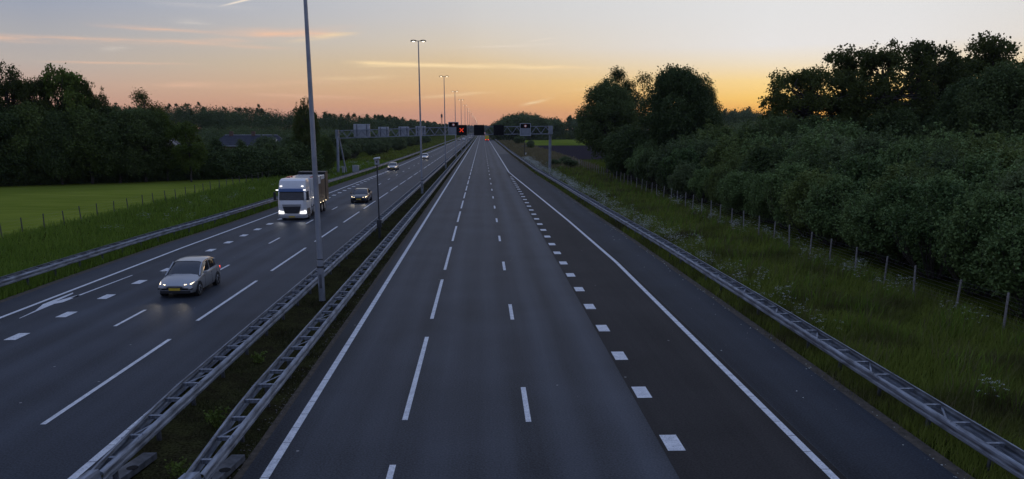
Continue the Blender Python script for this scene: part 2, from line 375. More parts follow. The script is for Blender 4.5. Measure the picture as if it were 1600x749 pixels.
# ------------------------------------------------------------------ paths measured across the road (Y along the road)
def interp(pts):
    xs = [p[0] for p in pts]; ys = [p[1] for p in pts]
    return lambda y: float(np.interp(y, xs, ys))
rail_R = interp([(0, 11.42), (31, 11.38), (49, 11.25), (70, 10.85), (91, 10.52), (110, 10.25), (150, 9.5), (249, 9.0), (2000, 9.0)])
rail_L = interp([(0, -22.9), (45, -22.8), (56, -22.55), (66, -22.0), (84, -21.5), (113, -21.4), (156, -20.5), (215, -20.0), (2000, -20.0)])
sold_R = interp([(0, 7.95), (47, 7.93), (69, 7.41), (114, 5.97), (136, 5.25), (150, 4.85), (2000, 4.85)])
sold_L = interp([(0, -20.75), (34, -20.66), (56, -20.1), (70, -19.72), (100, -19.1), (152, -18.0), (175, -17.95), (2000, -17.95)])
edge_R = lambda y: rail_R(y) - (.62 if y < 55 else .55)
edge_L = lambda y: rail_L(y) + .75
FAR = 2600.
def ys_to(end, start=-8.):
    out = [start]; 
    while out[-1] < end: out.append(out[-1] + max(4., abs(out[-1]) * .06))
    return out
def strip(name, fl, fr, y0, y1, z, mat, kind='structure', label=None, cat=None):
    ys = [y for y in ys_to(y1, y0)]; ys[-1] = y1
    V = []; F = []
    for y in ys: V += [(fl(y), y, z), (fr(y), y, z)]
    F = [(2 * i, 2 * i + 1, 2 * i + 3, 2 * i + 2) for i in range(len(ys) - 1)]
    b = MB(); b.add(V, F); o = b.build(name, mat)
    return props(o, label, cat, None, kind)
k_ = lambda v: (lambda y: v)

g = MB(); nx, ny = 60, 60
g.add([(-5000, -300, -.10), (5000, -300, -.10), (5000, 7000, -.10), (-5000, 7000, -.10)], [(0, 1, 2, 3)])
props(g.build('ground', 'ground'), 'grass covered ground around the motorway', 'ground', None, 'structure')
strip('road', k_(-5.55), edge_R, -8, FAR, 0.0, 'asph_r', label='right carriageway of dark asphalt running to the horizon', cat='road')
strip('road', edge_L, k_(-9.1), -8, FAR, 0.0, 'asph_l', label='left carriageway carrying the oncoming traffic', cat='road')
strip('porous_lane', k_(4.42), lambda y: sold_R(y) + .28, -8, 152, .004, 'asph_d', label='browner porous asphalt lane right of the block markings', cat='road lane')
strip('shoulder', lambda y: sold_R(y) + .30, edge_R, -8, 260, .003, 'asph_s', label='hard shoulder beside the right guard rail', cat='road shoulder')
strip('soil_edge', edge_R, lambda y: edge_R(y) + .38, -8, 400, -.02, 'soil', label='bare brown soil edge along the right shoulder', cat='soil')
strip('soil_edge', lambda y: edge_L(y) - .45, edge_L, -8, 400, -.02, 'soil', label='bare brown soil edge along the left shoulder', cat='soil')
strip('soil_edge', k_(-5.75), k_(-5.55), -8, 300, -.02, 'soil', label='bare soil edge of the grassy median', cat='soil')
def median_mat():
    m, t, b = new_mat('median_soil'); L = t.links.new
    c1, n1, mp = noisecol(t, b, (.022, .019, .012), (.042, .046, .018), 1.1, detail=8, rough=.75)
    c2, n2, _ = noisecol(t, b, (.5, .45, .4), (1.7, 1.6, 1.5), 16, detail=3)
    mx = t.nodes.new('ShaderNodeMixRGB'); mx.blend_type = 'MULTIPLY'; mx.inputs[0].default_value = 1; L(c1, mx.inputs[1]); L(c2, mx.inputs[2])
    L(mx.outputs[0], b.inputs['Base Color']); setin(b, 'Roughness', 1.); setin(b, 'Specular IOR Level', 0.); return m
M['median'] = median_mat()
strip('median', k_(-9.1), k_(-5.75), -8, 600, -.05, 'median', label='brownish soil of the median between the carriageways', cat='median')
# fields
fm = MB(); fm.add([(-35.4, 20, -.07), (-35.4, 146, -.07), (-47, 134, -.07), (-68, 118, -.07), (-150, 62, -.07), (-150, 20, -.07)], [(0, 1, 2, 3, 4, 5)])
props(fm.build('meadow', 'meadow'), 'mown light green meadow beyond the left wire fence', 'meadow', None, 'structure')
pf = MB(); pf.add([(24, 215, -.07), (130, 215, -.07), (170, 400, -.07), (24, 400, -.07)], [(0, 1, 2, 3)])
props(pf.build('ploughed_field', 'plough'), 'bare brown ploughed field beyond the right gantry post', 'field', None, 'structure')
pf = MB(); pf.add([(20, 402, -.07), (172, 402, -.07), (220, 640, -.07), (20, 640, -.07)], [(0, 1, 2, 3)])
props(pf.build('meadow', 'meadow'), 'green meadow strip behind the ploughed field', 'meadow', None, 'structure')

# ------------------------------------------------------------------ painted markings
def rect(b, x0, x1, y0, y1, z=.008, sk0=None):
    b.add([(x0, y0, z), (x1, y0, z), (x1, y1, z), (x0, y1, z)], [(0, 1, 2, 3)])
mk = MB()
def solid(b, fx, w, y0, y1, joint=1.05, jend=160):
    y = y0
    while y < y1:
        st = joint if y < jend else max(8, y * .04)
        gap = .022 if y < 80 else 0.
        xa, xb = fx(y), fx(y + st - gap)
        b.add([(xa - w / 2, y, .008), (xa + w / 2, y, .008), (xb + w / 2, y + st - gap, .008), (xb - w / 2, y + st - gap, .008)], [(0, 1, 2, 3)])
        y += st
solid(mk, k_(-5.02), .20, -6, 1800)
solid(mk, sold_R, .20, -6, 1800)
y = 20.70 - 24
while y < 1500: rect(mk, -2.18 - .075, -2.18 + .075, y, y + 9); y += 12
y = 20.44 - 24
while y < 1500: rect(mk, 1.19 - .075, 1.19 + .075, y, y + 3); y += 12
y = 18.31 - 20
while y < 137: rect(mk, 4.74 - .22, 4.74 + .22, y, y + 1.05, .0085); y += 4
props(mk.build('road_marking', 'paint'), 'white lane lines, dashes and blocks painted on the right carriageway', 'road marking', None, 'structure')
mk = MB()
solid(mk, k_(-9.38), .20, -6, 1800)
solid(mk, sold_L, .18, -6, 1800, joint=60, jend=0)
y = 20.72 - 24
while y < 1500: rect(mk, -11.88 - .075, -11.88 + .075, y, y + 9); y += 12
y = 31.87 - 36
while y < 1500: rect(mk, -14.87 - .07, -14.87 + .07, y, y + 3); y += 12
y = 31.8 - 32
while y < 152: rect(mk, -17.87 - .22, -17.87 + .22, y, y + 1.05); y += 3.75
# merge arrow pointing back into the lane (long stem, bent head)
z = .0082
mk.add([(-19.12, 43.6, z), (-19.04, 43.6, z), (-19.28, 37.6, z), (-19.42, 37.6, z)], [(0, 1, 2, 3)])
mk.add([(-19.44, 38.2, z), (-19.26, 38.2, z), (-19.30, 36.6, z), (-19.50, 36.3, z), (-19.72, 36.8, z), (-19.80, 38.6, z), (-19.95, 38.9, z), (-19.98, 36.2, z), (-19.62, 34.9, z), (-19.50, 33.4, z), (-19.46, 33.4, z), (-19.50, 34.9, z)],
       [(0, 1, 2, 3), (3, 4, 11), (4, 7, 8, 11), (4, 5, 6, 7), (8, 9, 10, 11), (0, 3, 4)])
props(mk.build('road_marking', 'paint'), 'white lane lines, blocks and merge arrow painted on the left carriageway', 'road marking', None, 'structure')

# ------------------------------------------------------------------ guard rails
_o = [(0, .0), (.062, -.020), (.088, -.050), (.088, -.105), (.060, -.135), (.060, -.170), (.088, -.200), (.088, -.262), (.066, -.290), (0, -.31)]
W = _o + [(max(x - .009, -.009), z_ + (.012 if k > 6 else -.010)) for k, (x, z_) in reversed(list(enumerate(_o)))]
def mirror(p): return [(-a, b) for a, b in p][::-1]
def guard_rail(label, fx, side, width, y0, y1=1500., ztop=.75, wn=None):
    """side=+1: traffic face towards +x; fx gives the outer face of the front beam; wn: width at the near end, widening over 16 m"""
    root = thing('guard_rail', label, 'guard rail', (fx(y0), y0, 0)); ox, oy = fx(y0), y0
    wf = (lambda y: width) if wn is None else (lambda y: float(np.interp(y, [y0, y0 + 5], [wn, width])))
    ys = [y0 + 1.333 * 1.5 * i for i in range(20)]
    while ys[-1] < y1: ys.append(ys[-1] + max(3., ys[-1] * .035))
    P = W if side > 0 else mirror(W); Q = mirror(W) if side > 0 else W
    for k in (0, 1):
        b = MB(); xf = (lambda y: fx(y) - side * .082 - ox) if k == 0 else (lambda y: fx(y) - side * (wf(y) - .082) - ox)
        b.sweep(P if k == 0 else Q, [(xf(y), y - oy, ztop) for y in ys]); y = y0 + 2.; sg = side if k == 0 else -side
        while y < 110:      # lapped joints with bolt heads
            xc = xf(y) + sg * .041
            for dy in (-.12, .12):
                b.box(xc - .012, xc + .012, y - oy + dy - .012, y - oy + dy + .012, ztop - .025, ztop + .004)
                b.box(min(xf(y) + sg * .05, xf(y) + sg * .068), max(xf(y) + sg * .05, xf(y) + sg * .068), y - oy + dy - .016, y - oy + dy + .016, ztop - .168, ztop - .137)
            y += 4.
        b.build('beam', 'galv', root)
    sm = MB(); sm.box(-.5, .5, -.035, .035, -.09, .0); sm.box(-.5, .5, -.05, .05, -.006, .006)
    pm = MB(); pm.box(-.05, .05, -.006, .006, -.62, 0); pm.box(-.05, -.044, -.04, .04, -.62, 0); pm.box(.044, .05, -.04, .04, -.62, 0)
    y = y0 + .9; i = 0; sp = po = None; rest = MB()
    while y < y1:
        L_ = wf(y) - .16; x = fx(y) - side * wf(y) / 2 - ox
        if i < 99:
            if sp is None: sp = c = sm.build('spacer', 'galv', root)
            else: c = sp.copy(); COL.objects.link(c)
            c.location = (x, y - oy, ztop - .07); c.scale = (L_, 1, 1)
            if i % 2 == 0:
                if po is None: po = c = pm.build('post', 'galvd', root)
                else: c = po.copy(); COL.objects.link(c)
                c.location = (x, y - oy, ztop - .13)
        elif y < 420:
            rest.box(x - L_ / 2, x + L_ / 2, y - oy - .035, y - oy + .035, ztop - .16, ztop - .07)
            if i % 2 == 0: rest.box(x - .05, x + .05, y - oy - .04, y - oy + .04, 0, ztop - .16)
        if i % 3 == 1 and i < 60:
            br = MB(); br.bar((x - L_ / 2, y - oy + .05, ztop - .12), (x + L_ / 2, y - oy + 1.25, ztop - .12), .05, .012); br.build('diagonal_brace', 'galv', root)
        y += 1.333; i += 1
    if rest.v:
        o = rest.build('spacer', 'galv', root); o['kind'] = 'stuff'
    return root
RX1 = k_(-8.02); RX2 = k_(-5.86)
r1 = guard_rail('double steel guard rail against the white line of the left carriageway', RX1, +1, .67, 15.9, wn=.32)
r2 = guard_rail('double steel guard rail on the right side of the grassy median', RX2, +1, .66, 15.7, wn=.42)
r3 = guard_rail('double steel guard rail along the right hard shoulder', lambda y: rail_R(y), -1, .68, 8.)
r4 = guard_rail('double steel guard rail beside the left hard shoulder and meadow verge', lambda y: rail_L(y) , +1, .70, 24.)
# near ends of the median rails: folded steel transition cap and the foot plate bolted on the bridge
for root, wd in ((r1, .32), (r2, .42)):
    b = MB()
    b.hexa([(-wd - .16, -1.1, .30), (-.16, -1.1, .30), (-.02, .02, .44), (-wd + .0, .02, .44)], [(-wd - .12, -1.1, .76), (-.24, -1.1, .80), (-.08, .0, .80), (-wd + .02, .0, .77)])
    b.build('end_cap', 'galv', root, bevel=.01)
    b = MB(); b.hexa([(-.62, .2, 0), (-.20, .2, 0), (.12, 2.4, 0), (-.20, 2.4, 0)], [(-.62, .2, .16), (-.20, .2, .16), (.12, 2.4, .16), (-.20, 2.4, .16)])
    b.build('foot_plate', 'galvd', root, bevel=.01)
    b = MB(); b.tube((-.08, 1.5, .155), (-.08, 1.5, .165), .13, .13, 16); b.build('foot_plate_hole', 'black', root)

# ------------------------------------------------------------------ lamp masts in the median
M['lamp_on'] = emit('lamp_glow', (1., .86, .62), 5.)
def lamp_mast():
    root = thing('street_lamp', 'x', 'street lamp', (-7.48, 36.59, 0), 0, 'twin headed lamp masts down the median')
    b = MB(); b.tube((0, 0, 0), (0, 0, 1.9), .15, .145, 16); b.tube((0, 0, 1.9), (0, 0, 17.9), .135, .06, 16); b.build('mast', 'mast', root, smooth=True)
    b = MB(); b.tube((0, 0, 1.55), (0, 0, 1.63), .17, .17, 16); b.tube((0, 0, 1.92), (0, 0, 1.96), .15, .15, 16); b.build('collar', 'dark', root)
    b = MB(); b.box(-.06, .06, -.153, -.14, .6, 1.25); b.build('access_door', 'galvd', root)
    b = MB(); b.tube((-.35, 0, 17.88), (.35, 0, 17.88), .035, .035, 8); b.build('head_bracket', 'dark', root)
    for s in (-1, 1):
        rings = []
        for x, w, zl, zt in ((.16, .05, 17.85, 17.92), (.30, .13, 17.86, 18.00), (.55, .18, 17.85, 18.04), (.80, .16, 17.83, 18.01), (.94, .07, 17.83, 17.92)):
            zt -= .02
            rings.append([(s * x, -w, zl), (s * x, w, zl), (s * x, w * .9, (zl + zt) / 2 + .02), (s * x, w * .4, zt), (s * x, -w * .4, zt), (s * x, -w * .9, (zl + zt) / 2 + .02)])
        b = MB(); b.loft(rings); h_ = b.build('lamp_head', 'dark', root, smooth=True)
        b = MB(); b.loft([[(s * (.42 + .10 * math.cos(a)) * 1 + s * .16, .13 * math.sin(a), 17.845) for a in np.linspace(0, 2 * math.pi, 13)[:-1]],
                          [(s * (.42 + .15 * math.cos(a)) * 1 + s * .16, .10 * math.sin(a), 17.80) for a in np.linspace(0, 2 * math.pi, 13)[:-1]]])
        b.build('lit_lens', 'lamp_on', h_)
    return root
lm = lamp_mast(); lamps = []
Yl = [36.59, 100.2, 165.6, 230.5] + [230.5 + 65 * i for i in range(1, 17)]
for i, Y in enumerate(Yl):
    o = lm if i == 0 else copy_tree(lm)
    o.location = (-7.48, Y, 0)
    o['label'] = ('tall grey lamp mast in the median, nearest of the row, its head above the picture' if i == 0 else
                  'tall twin headed lamp mast in the median, %s of the row counted from the viewer' % ORD[i])

# slim camera pole clamped beside the median rail
cp = thing('camera_pole', 'slim dark pole carrying a white camera, in the median between the first two lamp masts', 'camera pole', (-7.55, 58.6, 0))
b = MB(); b.tube((0, 0, 0), (0, 0, 1.0), .10, .10, 12); b.tube((0, 0, 1.0), (0, 0, 5.3), .055, .045, 12); b.build('pole', 'dark', cp, smooth=True)
b = MB(); b.box(-.17, .17, -.14, .14, .78, 1.32); b.build('junction_box', 'dark', cp, bevel=.02)
b = MB(); b.box(-.16, .16, -.10, .10, 5.25, 5.62); b.build('camera_housing', 'panel', cp, bevel=.03)
b = MB(); b.hexa([(-.2, -.3, 5.62), (.22, -.3, 5.66), (.22, .2, 5.66), (-.2, .2, 5.62)], [(-.2, -.3, 5.72), (.22, -.3, 5.78), (.22, .2, 5.80), (-.2, .2, 5.74)]); b.build('camera_hood', 'paint', cp, bevel=.02)
b = MB(); b.tube((0, -.17, 5.45), (0, -.10, 5.45), .05, .05, 10); b.build('camera_lens', 'black', cp)

# ------------------------------------------------------------------ overhead gantry
GY = 149.0
def gz(x): return float(np.interp(x, [-26, -20, -6.2, 12.4], [7.55, 7.72, 8.16, 8.32]))
gr = thing('sign_gantry', 'grey steel lattice gantry spanning both carriageways', 'gantry', (0, GY, 0))
xs = np.linspace(-26.1, 12.4, 23)
for yy in (-.55, .55):
    for dz in (-.08, -1.42):
        b = MB()
        for i in range(len(xs) - 1): b.bar((xs[i], yy, gz(xs[i]) + dz), (xs[i + 1], yy, gz(xs[i + 1]) + dz), .13, .13)
        b.build('chord', 'gantry', gr)
    b = MB()
    for i in range(len(xs) - 1):
        xm = (xs[i] + xs[i + 1]) / 2
        b.bar((xs[i], yy, gz(xs[i]) - 1.35), (xm, yy, gz(xm) - .15), .065, .065); b.bar((xm, yy, gz(xm) - .15), (xs[i + 1], yy, gz(xs[i + 1]) - 1.35), .065, .065)
    b.build('lattice', 'gantry', gr)
for x in xs:
    for dz in (-.08, -1.42):
        b = MB(); b.bar((x, -.46, gz(x) + dz), (x, .46, gz(x) + dz), .07, .07); b.build('cross_tie', 'gantry', gr)
b = MB(); b.tube((-26.0, -1.5, 0), (-26.0, -.3, 7.2), .25, .22, 16); b.build('post', 'gantry', gr, smooth=True)
b = MB(); b.tube((-24.9, .6, 0), (-25.9, .3, 6.4), .16, .14, 12); b.build('slanted_brace', 'gantry', gr, smooth=True)
b = MB(); b.tube((12.35, .3, 0), (12.35, .2, 7.0), .27, .25, 16); b.build('post', 'gantry', gr, smooth=True)
b = MB(); b.box(12.05, 12.75, -.62, .62, 6.8, 8.32); b.build('post_head', 'gantry', gr, bevel=.02)
b = MB(); b.box(-26.35, -25.85, -.62, .62, 6.0, 7.6); b.build('post_head', 'gantry', gr, bevel=.02)
M['redx'] = emit('red_light', (1., .06, .015), 1.5, (.3, .02, .01))
M['redx_dim'] = emit('red_light_dim', (.9, .12, .08), .08, (.3, .02, .01))
M['whitesym'] = emit('symbol_light', (.85, .85, .95), .12, (.5, .5, .5))
SG = 'matrix signals on the gantry over the right carriageway'
def matrix(x, label, cross=False):
    root = thing('matrix_signal', label, 'lane signal', (x, GY - .95, 6.68), 0, SG)
    b = MB(); b.box(-.90, .90, -.16, .24, 0, 1.74); b.build('housing', 'black', root, bevel=.03)
    b = MB()
    for x0, x1, z0, z1 in ((-.93, .93, 1.74, 1.79), (-.93, .93, -.05, 0), (-.93, -.90, 0, 1.74), (.90, .93, 0, 1.74)): b.box(x0, x1, -.14, .2, z0, z1)
    b.build('frame', 'dark', root)
    if cross:
        b = MB(); n = 7
        for i in range(n):
            t = (i / (n - 1) - .5) * .58
            for sx in (1, -1):
                if sx < 0 and i == n // 2: continue
                b.tube((t * sx, -.165, .87 + t), (t * sx, -.185, .87 + t), .050, .050, 10)
        b.build('red_cross', 'redx', root)
matrix(-3.72, 'black matrix signal showing a red cross over the leftmost lane', True)
matrix(-.58, 'dark blank matrix signal over the middle lane, next to the red cross')
matrix(2.95, 'dark blank matrix signal on the right, next to bare gantry lattice')
def framed(x, label, w, z0, z1):
    root = thing('lane_sign', label, 'lane sign', (x, GY - .95, z0), 0, 'framed rotating signs on the gantry'); H = z1 - z0
    b = MB()
    t = .09
    for a in ((-w, w, 0, t), (-w, w, H - t, H), (-w, -w + t, t, H - t), (w - t, w, t, H - t)): b.box(a[0], a[1], -.15, .15, a[2], a[3])
    b.build('frame', 'panel', root)
    b = MB(); b.box(-w + t, w - t, -.06, .1, H * .62, H - t); b.build('display', 'black', root)
    b = MB(); b.box(-w + t, w - t, -.05, .09, t, H * .62 - .01); b.build('panel', 'gantry', root)
    b = MB()
    for i in range(16):
        a0 = 2 * math.pi * i / 16; a1 = 2 * math.pi * (i + 1) / 16; zc = H * .79; 
        b.bar((.22 * math.cos(a0), -.09, zc + .22 * math.sin(a0)), (.22 * math.cos(a1), -.09, zc + .22 * math.sin(a1)), .06, .06)
    b.build('red_ring', 'redx_dim', root)
    b = MB(); b.tube((0, -.065, H * .79), (0, -.085, H * .79), .17, .17, 14); b.build('symbol', 'whitesym', root)
framed(-5.15, 'grey framed lane sign with dark display, left of the red cross signal', .92, 6.70, 8.98)
framed(7.76, 'grey framed lane sign with dark display near the right end of the gantry', .98, 6.55, 8.74)
for x0, x1, z0, z1, lab in ((-23.3, -20.35, 6.35, 8.62, 'large pale back of a direction panel near the left gantry post'),
                            (-18.85, -16.95, 6.42, 8.12, 'pale back of a matrix signal, first right of the large direction panel'),
                            (-15.2, -13.3, 6.42, 8.16, 'pale back of a matrix signal, second right of the large direction panel'),
                            (-12.1, -10.3, 6.5, 8.24, 'pale back of a matrix signal, third right of the large direction panel')):
    root = thing('gantry_sign', lab, 'sign', ((x0 + x1) / 2, GY + .95, z0), 0, 'signs on the gantry seen from behind'); w = (x1 - x0) / 2; H = z1 - z0
    b = MB(); b.box(-w, w, 0, .22, 0, H); b.build('panel', 'panel', root, bevel=.03)
    for sx in (-.6, .6):
        b = MB(); b.box(sx * w - .06, sx * w + .06, -.1, -.003, .05, H - .05); b.build('bracket', 'galvd', root)
for x, y, w, h_, lab in ((-24.9, 146.6, .4, 1.15, 'narrow grey cabinet at the foot of the left gantry post'), (-23.1, 149.2, 1.15, 1.25, 'wide pale grey cabinet right of the narrow one beside the left guard rail')):
    root = thing('roadside_cabinet', lab, 'cabinet', (x, y, 0))
    b = MB(); b.box(-w / 2 - .04, w / 2 + .04, -.29, .29, 0, .12); b.build('plinth', 'galvd', root)
    b = MB(); b.box(-w / 2, w / 2, -.25, .25, .12, h_); b.build('body', 'panel', root, bevel=.02)
    b = MB(); b.box(-w / 2 - .03, w / 2 + .03, -.28, .28, h_, h_ + .05); b.build('lid', 'panel', root)
    b = MB(); b.box(w / 2 - .12, w / 2 - .08, -.265, -.252, .5, .75); b.build('handle', 'dark', root)
root = thing('roadside_pole', 'thin dark pole on the right verge beyond the gantry', 'pole', (12.2, 237, 0))
b = MB(); b.tube((0, 0, 0), (0, 0, 7.0), .11, .08, 10); b.build('pole', 'dark', root, smooth=True)
b = MB(); b.box(-.9, .9, -.04, .04, 2.9, 3.05); b.build('crossbar', 'galvd', root)
b = MB(); b.box(.25, .55, -.05, .05, .2, 1.1); b.build('marker_board', 'paint', root)
root = thing('radio_mast', 'thin lattice radio mast far behind the left wood', 'radio mast', (-66, 1350, 0))
b = MB()
for sx, sy in ((-1, -1), (1, -1), (0, 1)): b.tube((sx * 1.2, sy * 1.2, 0), (sx * .7, sy * .7, 32), .22, .2, 6)
for i in range(16): b.tube((-1.2 + .03 * i, -1, i * 2), (1.2 - .03 * i, -1, i * 2 + 2), .12, .12, 5)
b.build('lattice', 'dark', root)
b = MB(); b.box(-1.4, 1.4, -1., 1., 26, 31); b.build('antenna_panel', 'dark', root)
b = MB(); b.tube((0, 0, 32), (0, 0, 35.), .15, .08, 6); b.build('rod', 'dark', root)

# ------------------------------------------------------------------ wire fences
def fence(label, x, y0, y1, step, hgt, mat, w, lean, nwires, jit=.04):
    rnd = random.Random(int(x * 7)); root = thing('wire_fence', label, 'fence', (x, y0, 0))
    y = y0; i = 0; pb = None; rest = MB(); tops = []
    while y < y1:
        lx = rnd.uniform(-lean, lean); ly = rnd.uniform(-lean, lean); hh = hgt * rnd.uniform(.94, 1.05); dx = rnd.uniform(-jit, jit) * 2
        if i < 100:
            b = MB(); b.tube((dx, y - y0, -.1), (dx + lx, y - y0 + ly, hh), w, w * .9, 8); b.build('post', mat, root)
        else: rest.tube((dx, y - y0, -.1), (dx + lx, y - y0 + ly, hh), w, w * .9, 5)
        tops.append((dx + lx, y - y0 + ly)); y += step * rnd.uniform(.92, 1.08); i += 1
    if rest.v: rest.build('post', mat, root)['kind'] = 'stuff'
    b = MB()
    for k in range(nwires):
        z_ = hgt * (.12 + .8 * k / (nwires - 1))
        for a, c in zip(tops[:-1], tops[1:]): b.bar((a[0], a[1], z_), (c[0], c[1], z_), .0045, .0045)
    b.build('wire', 'wire', root)
fence('wire mesh fence with pale posts in front of the right thicket', 20.62, 17.4, 200, 3.25, 1.45, 'wood', .05, .09, 8)
fence('low wire fence with dark posts along the left meadow', -35.1, 28, 235, 3.1, 1.15, 'woodd', .05, .05, 5)

# ------------------------------------------------------------------ foliage generators
def leaf_quads(C, rc, per, size, rng, up=.3, flat=1.):
    """per leaves around each clump centre, diamond shaped"""
    n = len(C) * per
    P = np.repeat(C, per, 0) + rng.normal(size=(n, 3)) * rc * np.array([1, 1, flat])
    u = rng.normal(size=(n, 3)); u /= np.linalg.norm(u, axis=1)[:, None]
    v = rng.normal(size=(n, 3)); v -= (v * u).sum(1)[:, None] * u; v /= np.linalg.norm(v, axis=1)[:, None]
    s = size * rng.uniform(.6, 1.35, n)[:, None]
    V = np.stack([P - u * s * .5, P + v * s * .30 - u * s * .05, P + u * s * .5, P - v * s * .30 - u * s * .05], 1).reshape(-1, 3)
    return V, np.arange(n * 4).reshape(-1, 4)
def wood_mb(b, p0, p1, r0, r1, rng, seg=5, wob=.08, n=7):
    p0 = np.array(p0, float); p1 = np.array(p1, float); L_ = np.linalg.norm(p1 - p0); prev = p0
    for i in range(1, seg + 1):
        t = i / seg; q = p0 + (p1 - p0) * t + (rng.normal(size=3) * L_ * wob * (1 if i < seg else .2)); q[2] = max(q[2], p0[2])
        b.tube(prev, q, r0 + (r1 - r0) * (t - 1 / seg), r0 + (r1 - r0) * t, n, cap=False); prev = q
def lobe_points(lobes, n, rng, shell=.55, rough=.18, gap=.0, gscale=.8):
    vol = np.array([l[3] * l[4] * l[5] for l in lobes]) ** .67; vol /= vol.sum()
    idx = rng.choice(len(lobes), n, p=vol); Lb = np.array(lobes)[idx]
    d = rng.normal(size=(n, 3)); d /= np.linalg.norm(d, axis=1)[:, None]
    r = shell + (1 - shell) * rng.uniform(0, 1, n) ** .7 + rng.normal(size=n) * rough * .35
    P = Lb[:, :3] + d * r[:, None] * Lb[:, 3:6]
    if gap > 0:
        ph = rng.uniform(0, 6.28, 6)
        q = np.sin(P[:, 0] * gscale * 2.1 + ph[0]) + np.sin(P[:, 1] * gscale * 1.9 + ph[1]) + np.sin(P[:, 2] * gscale * 2.6 + ph[2]) + .7 * np.sin((P[:, 0] + P[:, 2]) * gscale * 3.7 + ph[3]) + .7 * np.sin((P[:, 2] - P[:, 1]) * gscale * 3.9 + ph[4])
        P = P[q > np.quantile(q, gap)]
    return P
def make_tree(seed, lobes, clumps, per, size, rc, mat, height, trunk_r, gap=0., shell=.5, stems=1, limb_n=26, twig=True):
    """returns (crown mesh, trunk mesh)"""
    rng = np.random.default_rng(seed)
    P = lobe_points(lobes, clumps, rng, shell=shell, gap=gap)
    P = P[P[:, 2] > .3]
    V, F = leaf_quads(P, rc, per, size, rng)
    V[:, 2] = np.maximum(V[:, 2], .05)
    cm = np_mesh('crown', V, F, mat)
    b = MB()
    zc = min(l[2] - l[5] * .6 for l in lobes); zc = max(zc, height * .15)
    fork = np.array([0, 0, min(zc + height * .12, height * .5)])
    wood_mb(b, (0, 0, -.2), fork, trunk_r, trunk_r * .75, rng, 4, .03, 9)
    top = np.array([0, 0, height * .88]); wood_mb(b, fork, top, trunk_r * .7, trunk_r * .12, rng, 6, .04, 7)
    for l in lobes:
        c = np.array(l[:3]) + rng.normal(size=3) * .2
        s = fork + (top - fork) * rng.uniform(0, .45); wood_mb(b, s, c, trunk_r * .42, trunk_r * .12, rng, 5, .07, 6)
        if twig:
            for _ in range(max(3, limb_n // len(lobes))):
                q = P[rng.integers(len(P))]
                if np.linalg.norm((q - c) / np.array(l[3:6])) < 1.4: wood_mb(b, c, q, trunk_r * .12, trunk_r * .03, rng, 3, .08, 4)
    tm = bpy.data.meshes.new('trunk'); tm.from_pydata(b.v, [], b.f); tm.update(); tm.materials.append(M['bark'])
    return cm, tm
def rand_lobes(rng, H, Rr, z0, n, squash=1.):
    """knobbly lobes on an egg of height H, radius Rr, crown base z0"""
    hz = (H - z0) / 2; zc = z0 + hz
    out = [(0, 0, zc, Rr * .70, Rr * .70, hz * .78)]
    for i in range(n):
        d = rng.normal(size=3); d /= np.linalg.norm(d)
        if d[2] < -.75: d[2] *= -1
        s = Rr * rng.uniform(.22, .38); k = rng.uniform(.80, 1.08)
        wide = 1.0 if d[2] < .2 else 1.0 - .12 * d[2]
        x, y, z = d[0] * (Rr - s) * k * wide, d[1] * (Rr - s) * k * wide, zc + d[2] * (hz - s * .8) * k
        out.append((x, y, min(z, H - s * .7), s, s, s * rng.uniform(.7, .95) * squash))
    return out
PROTO = {}
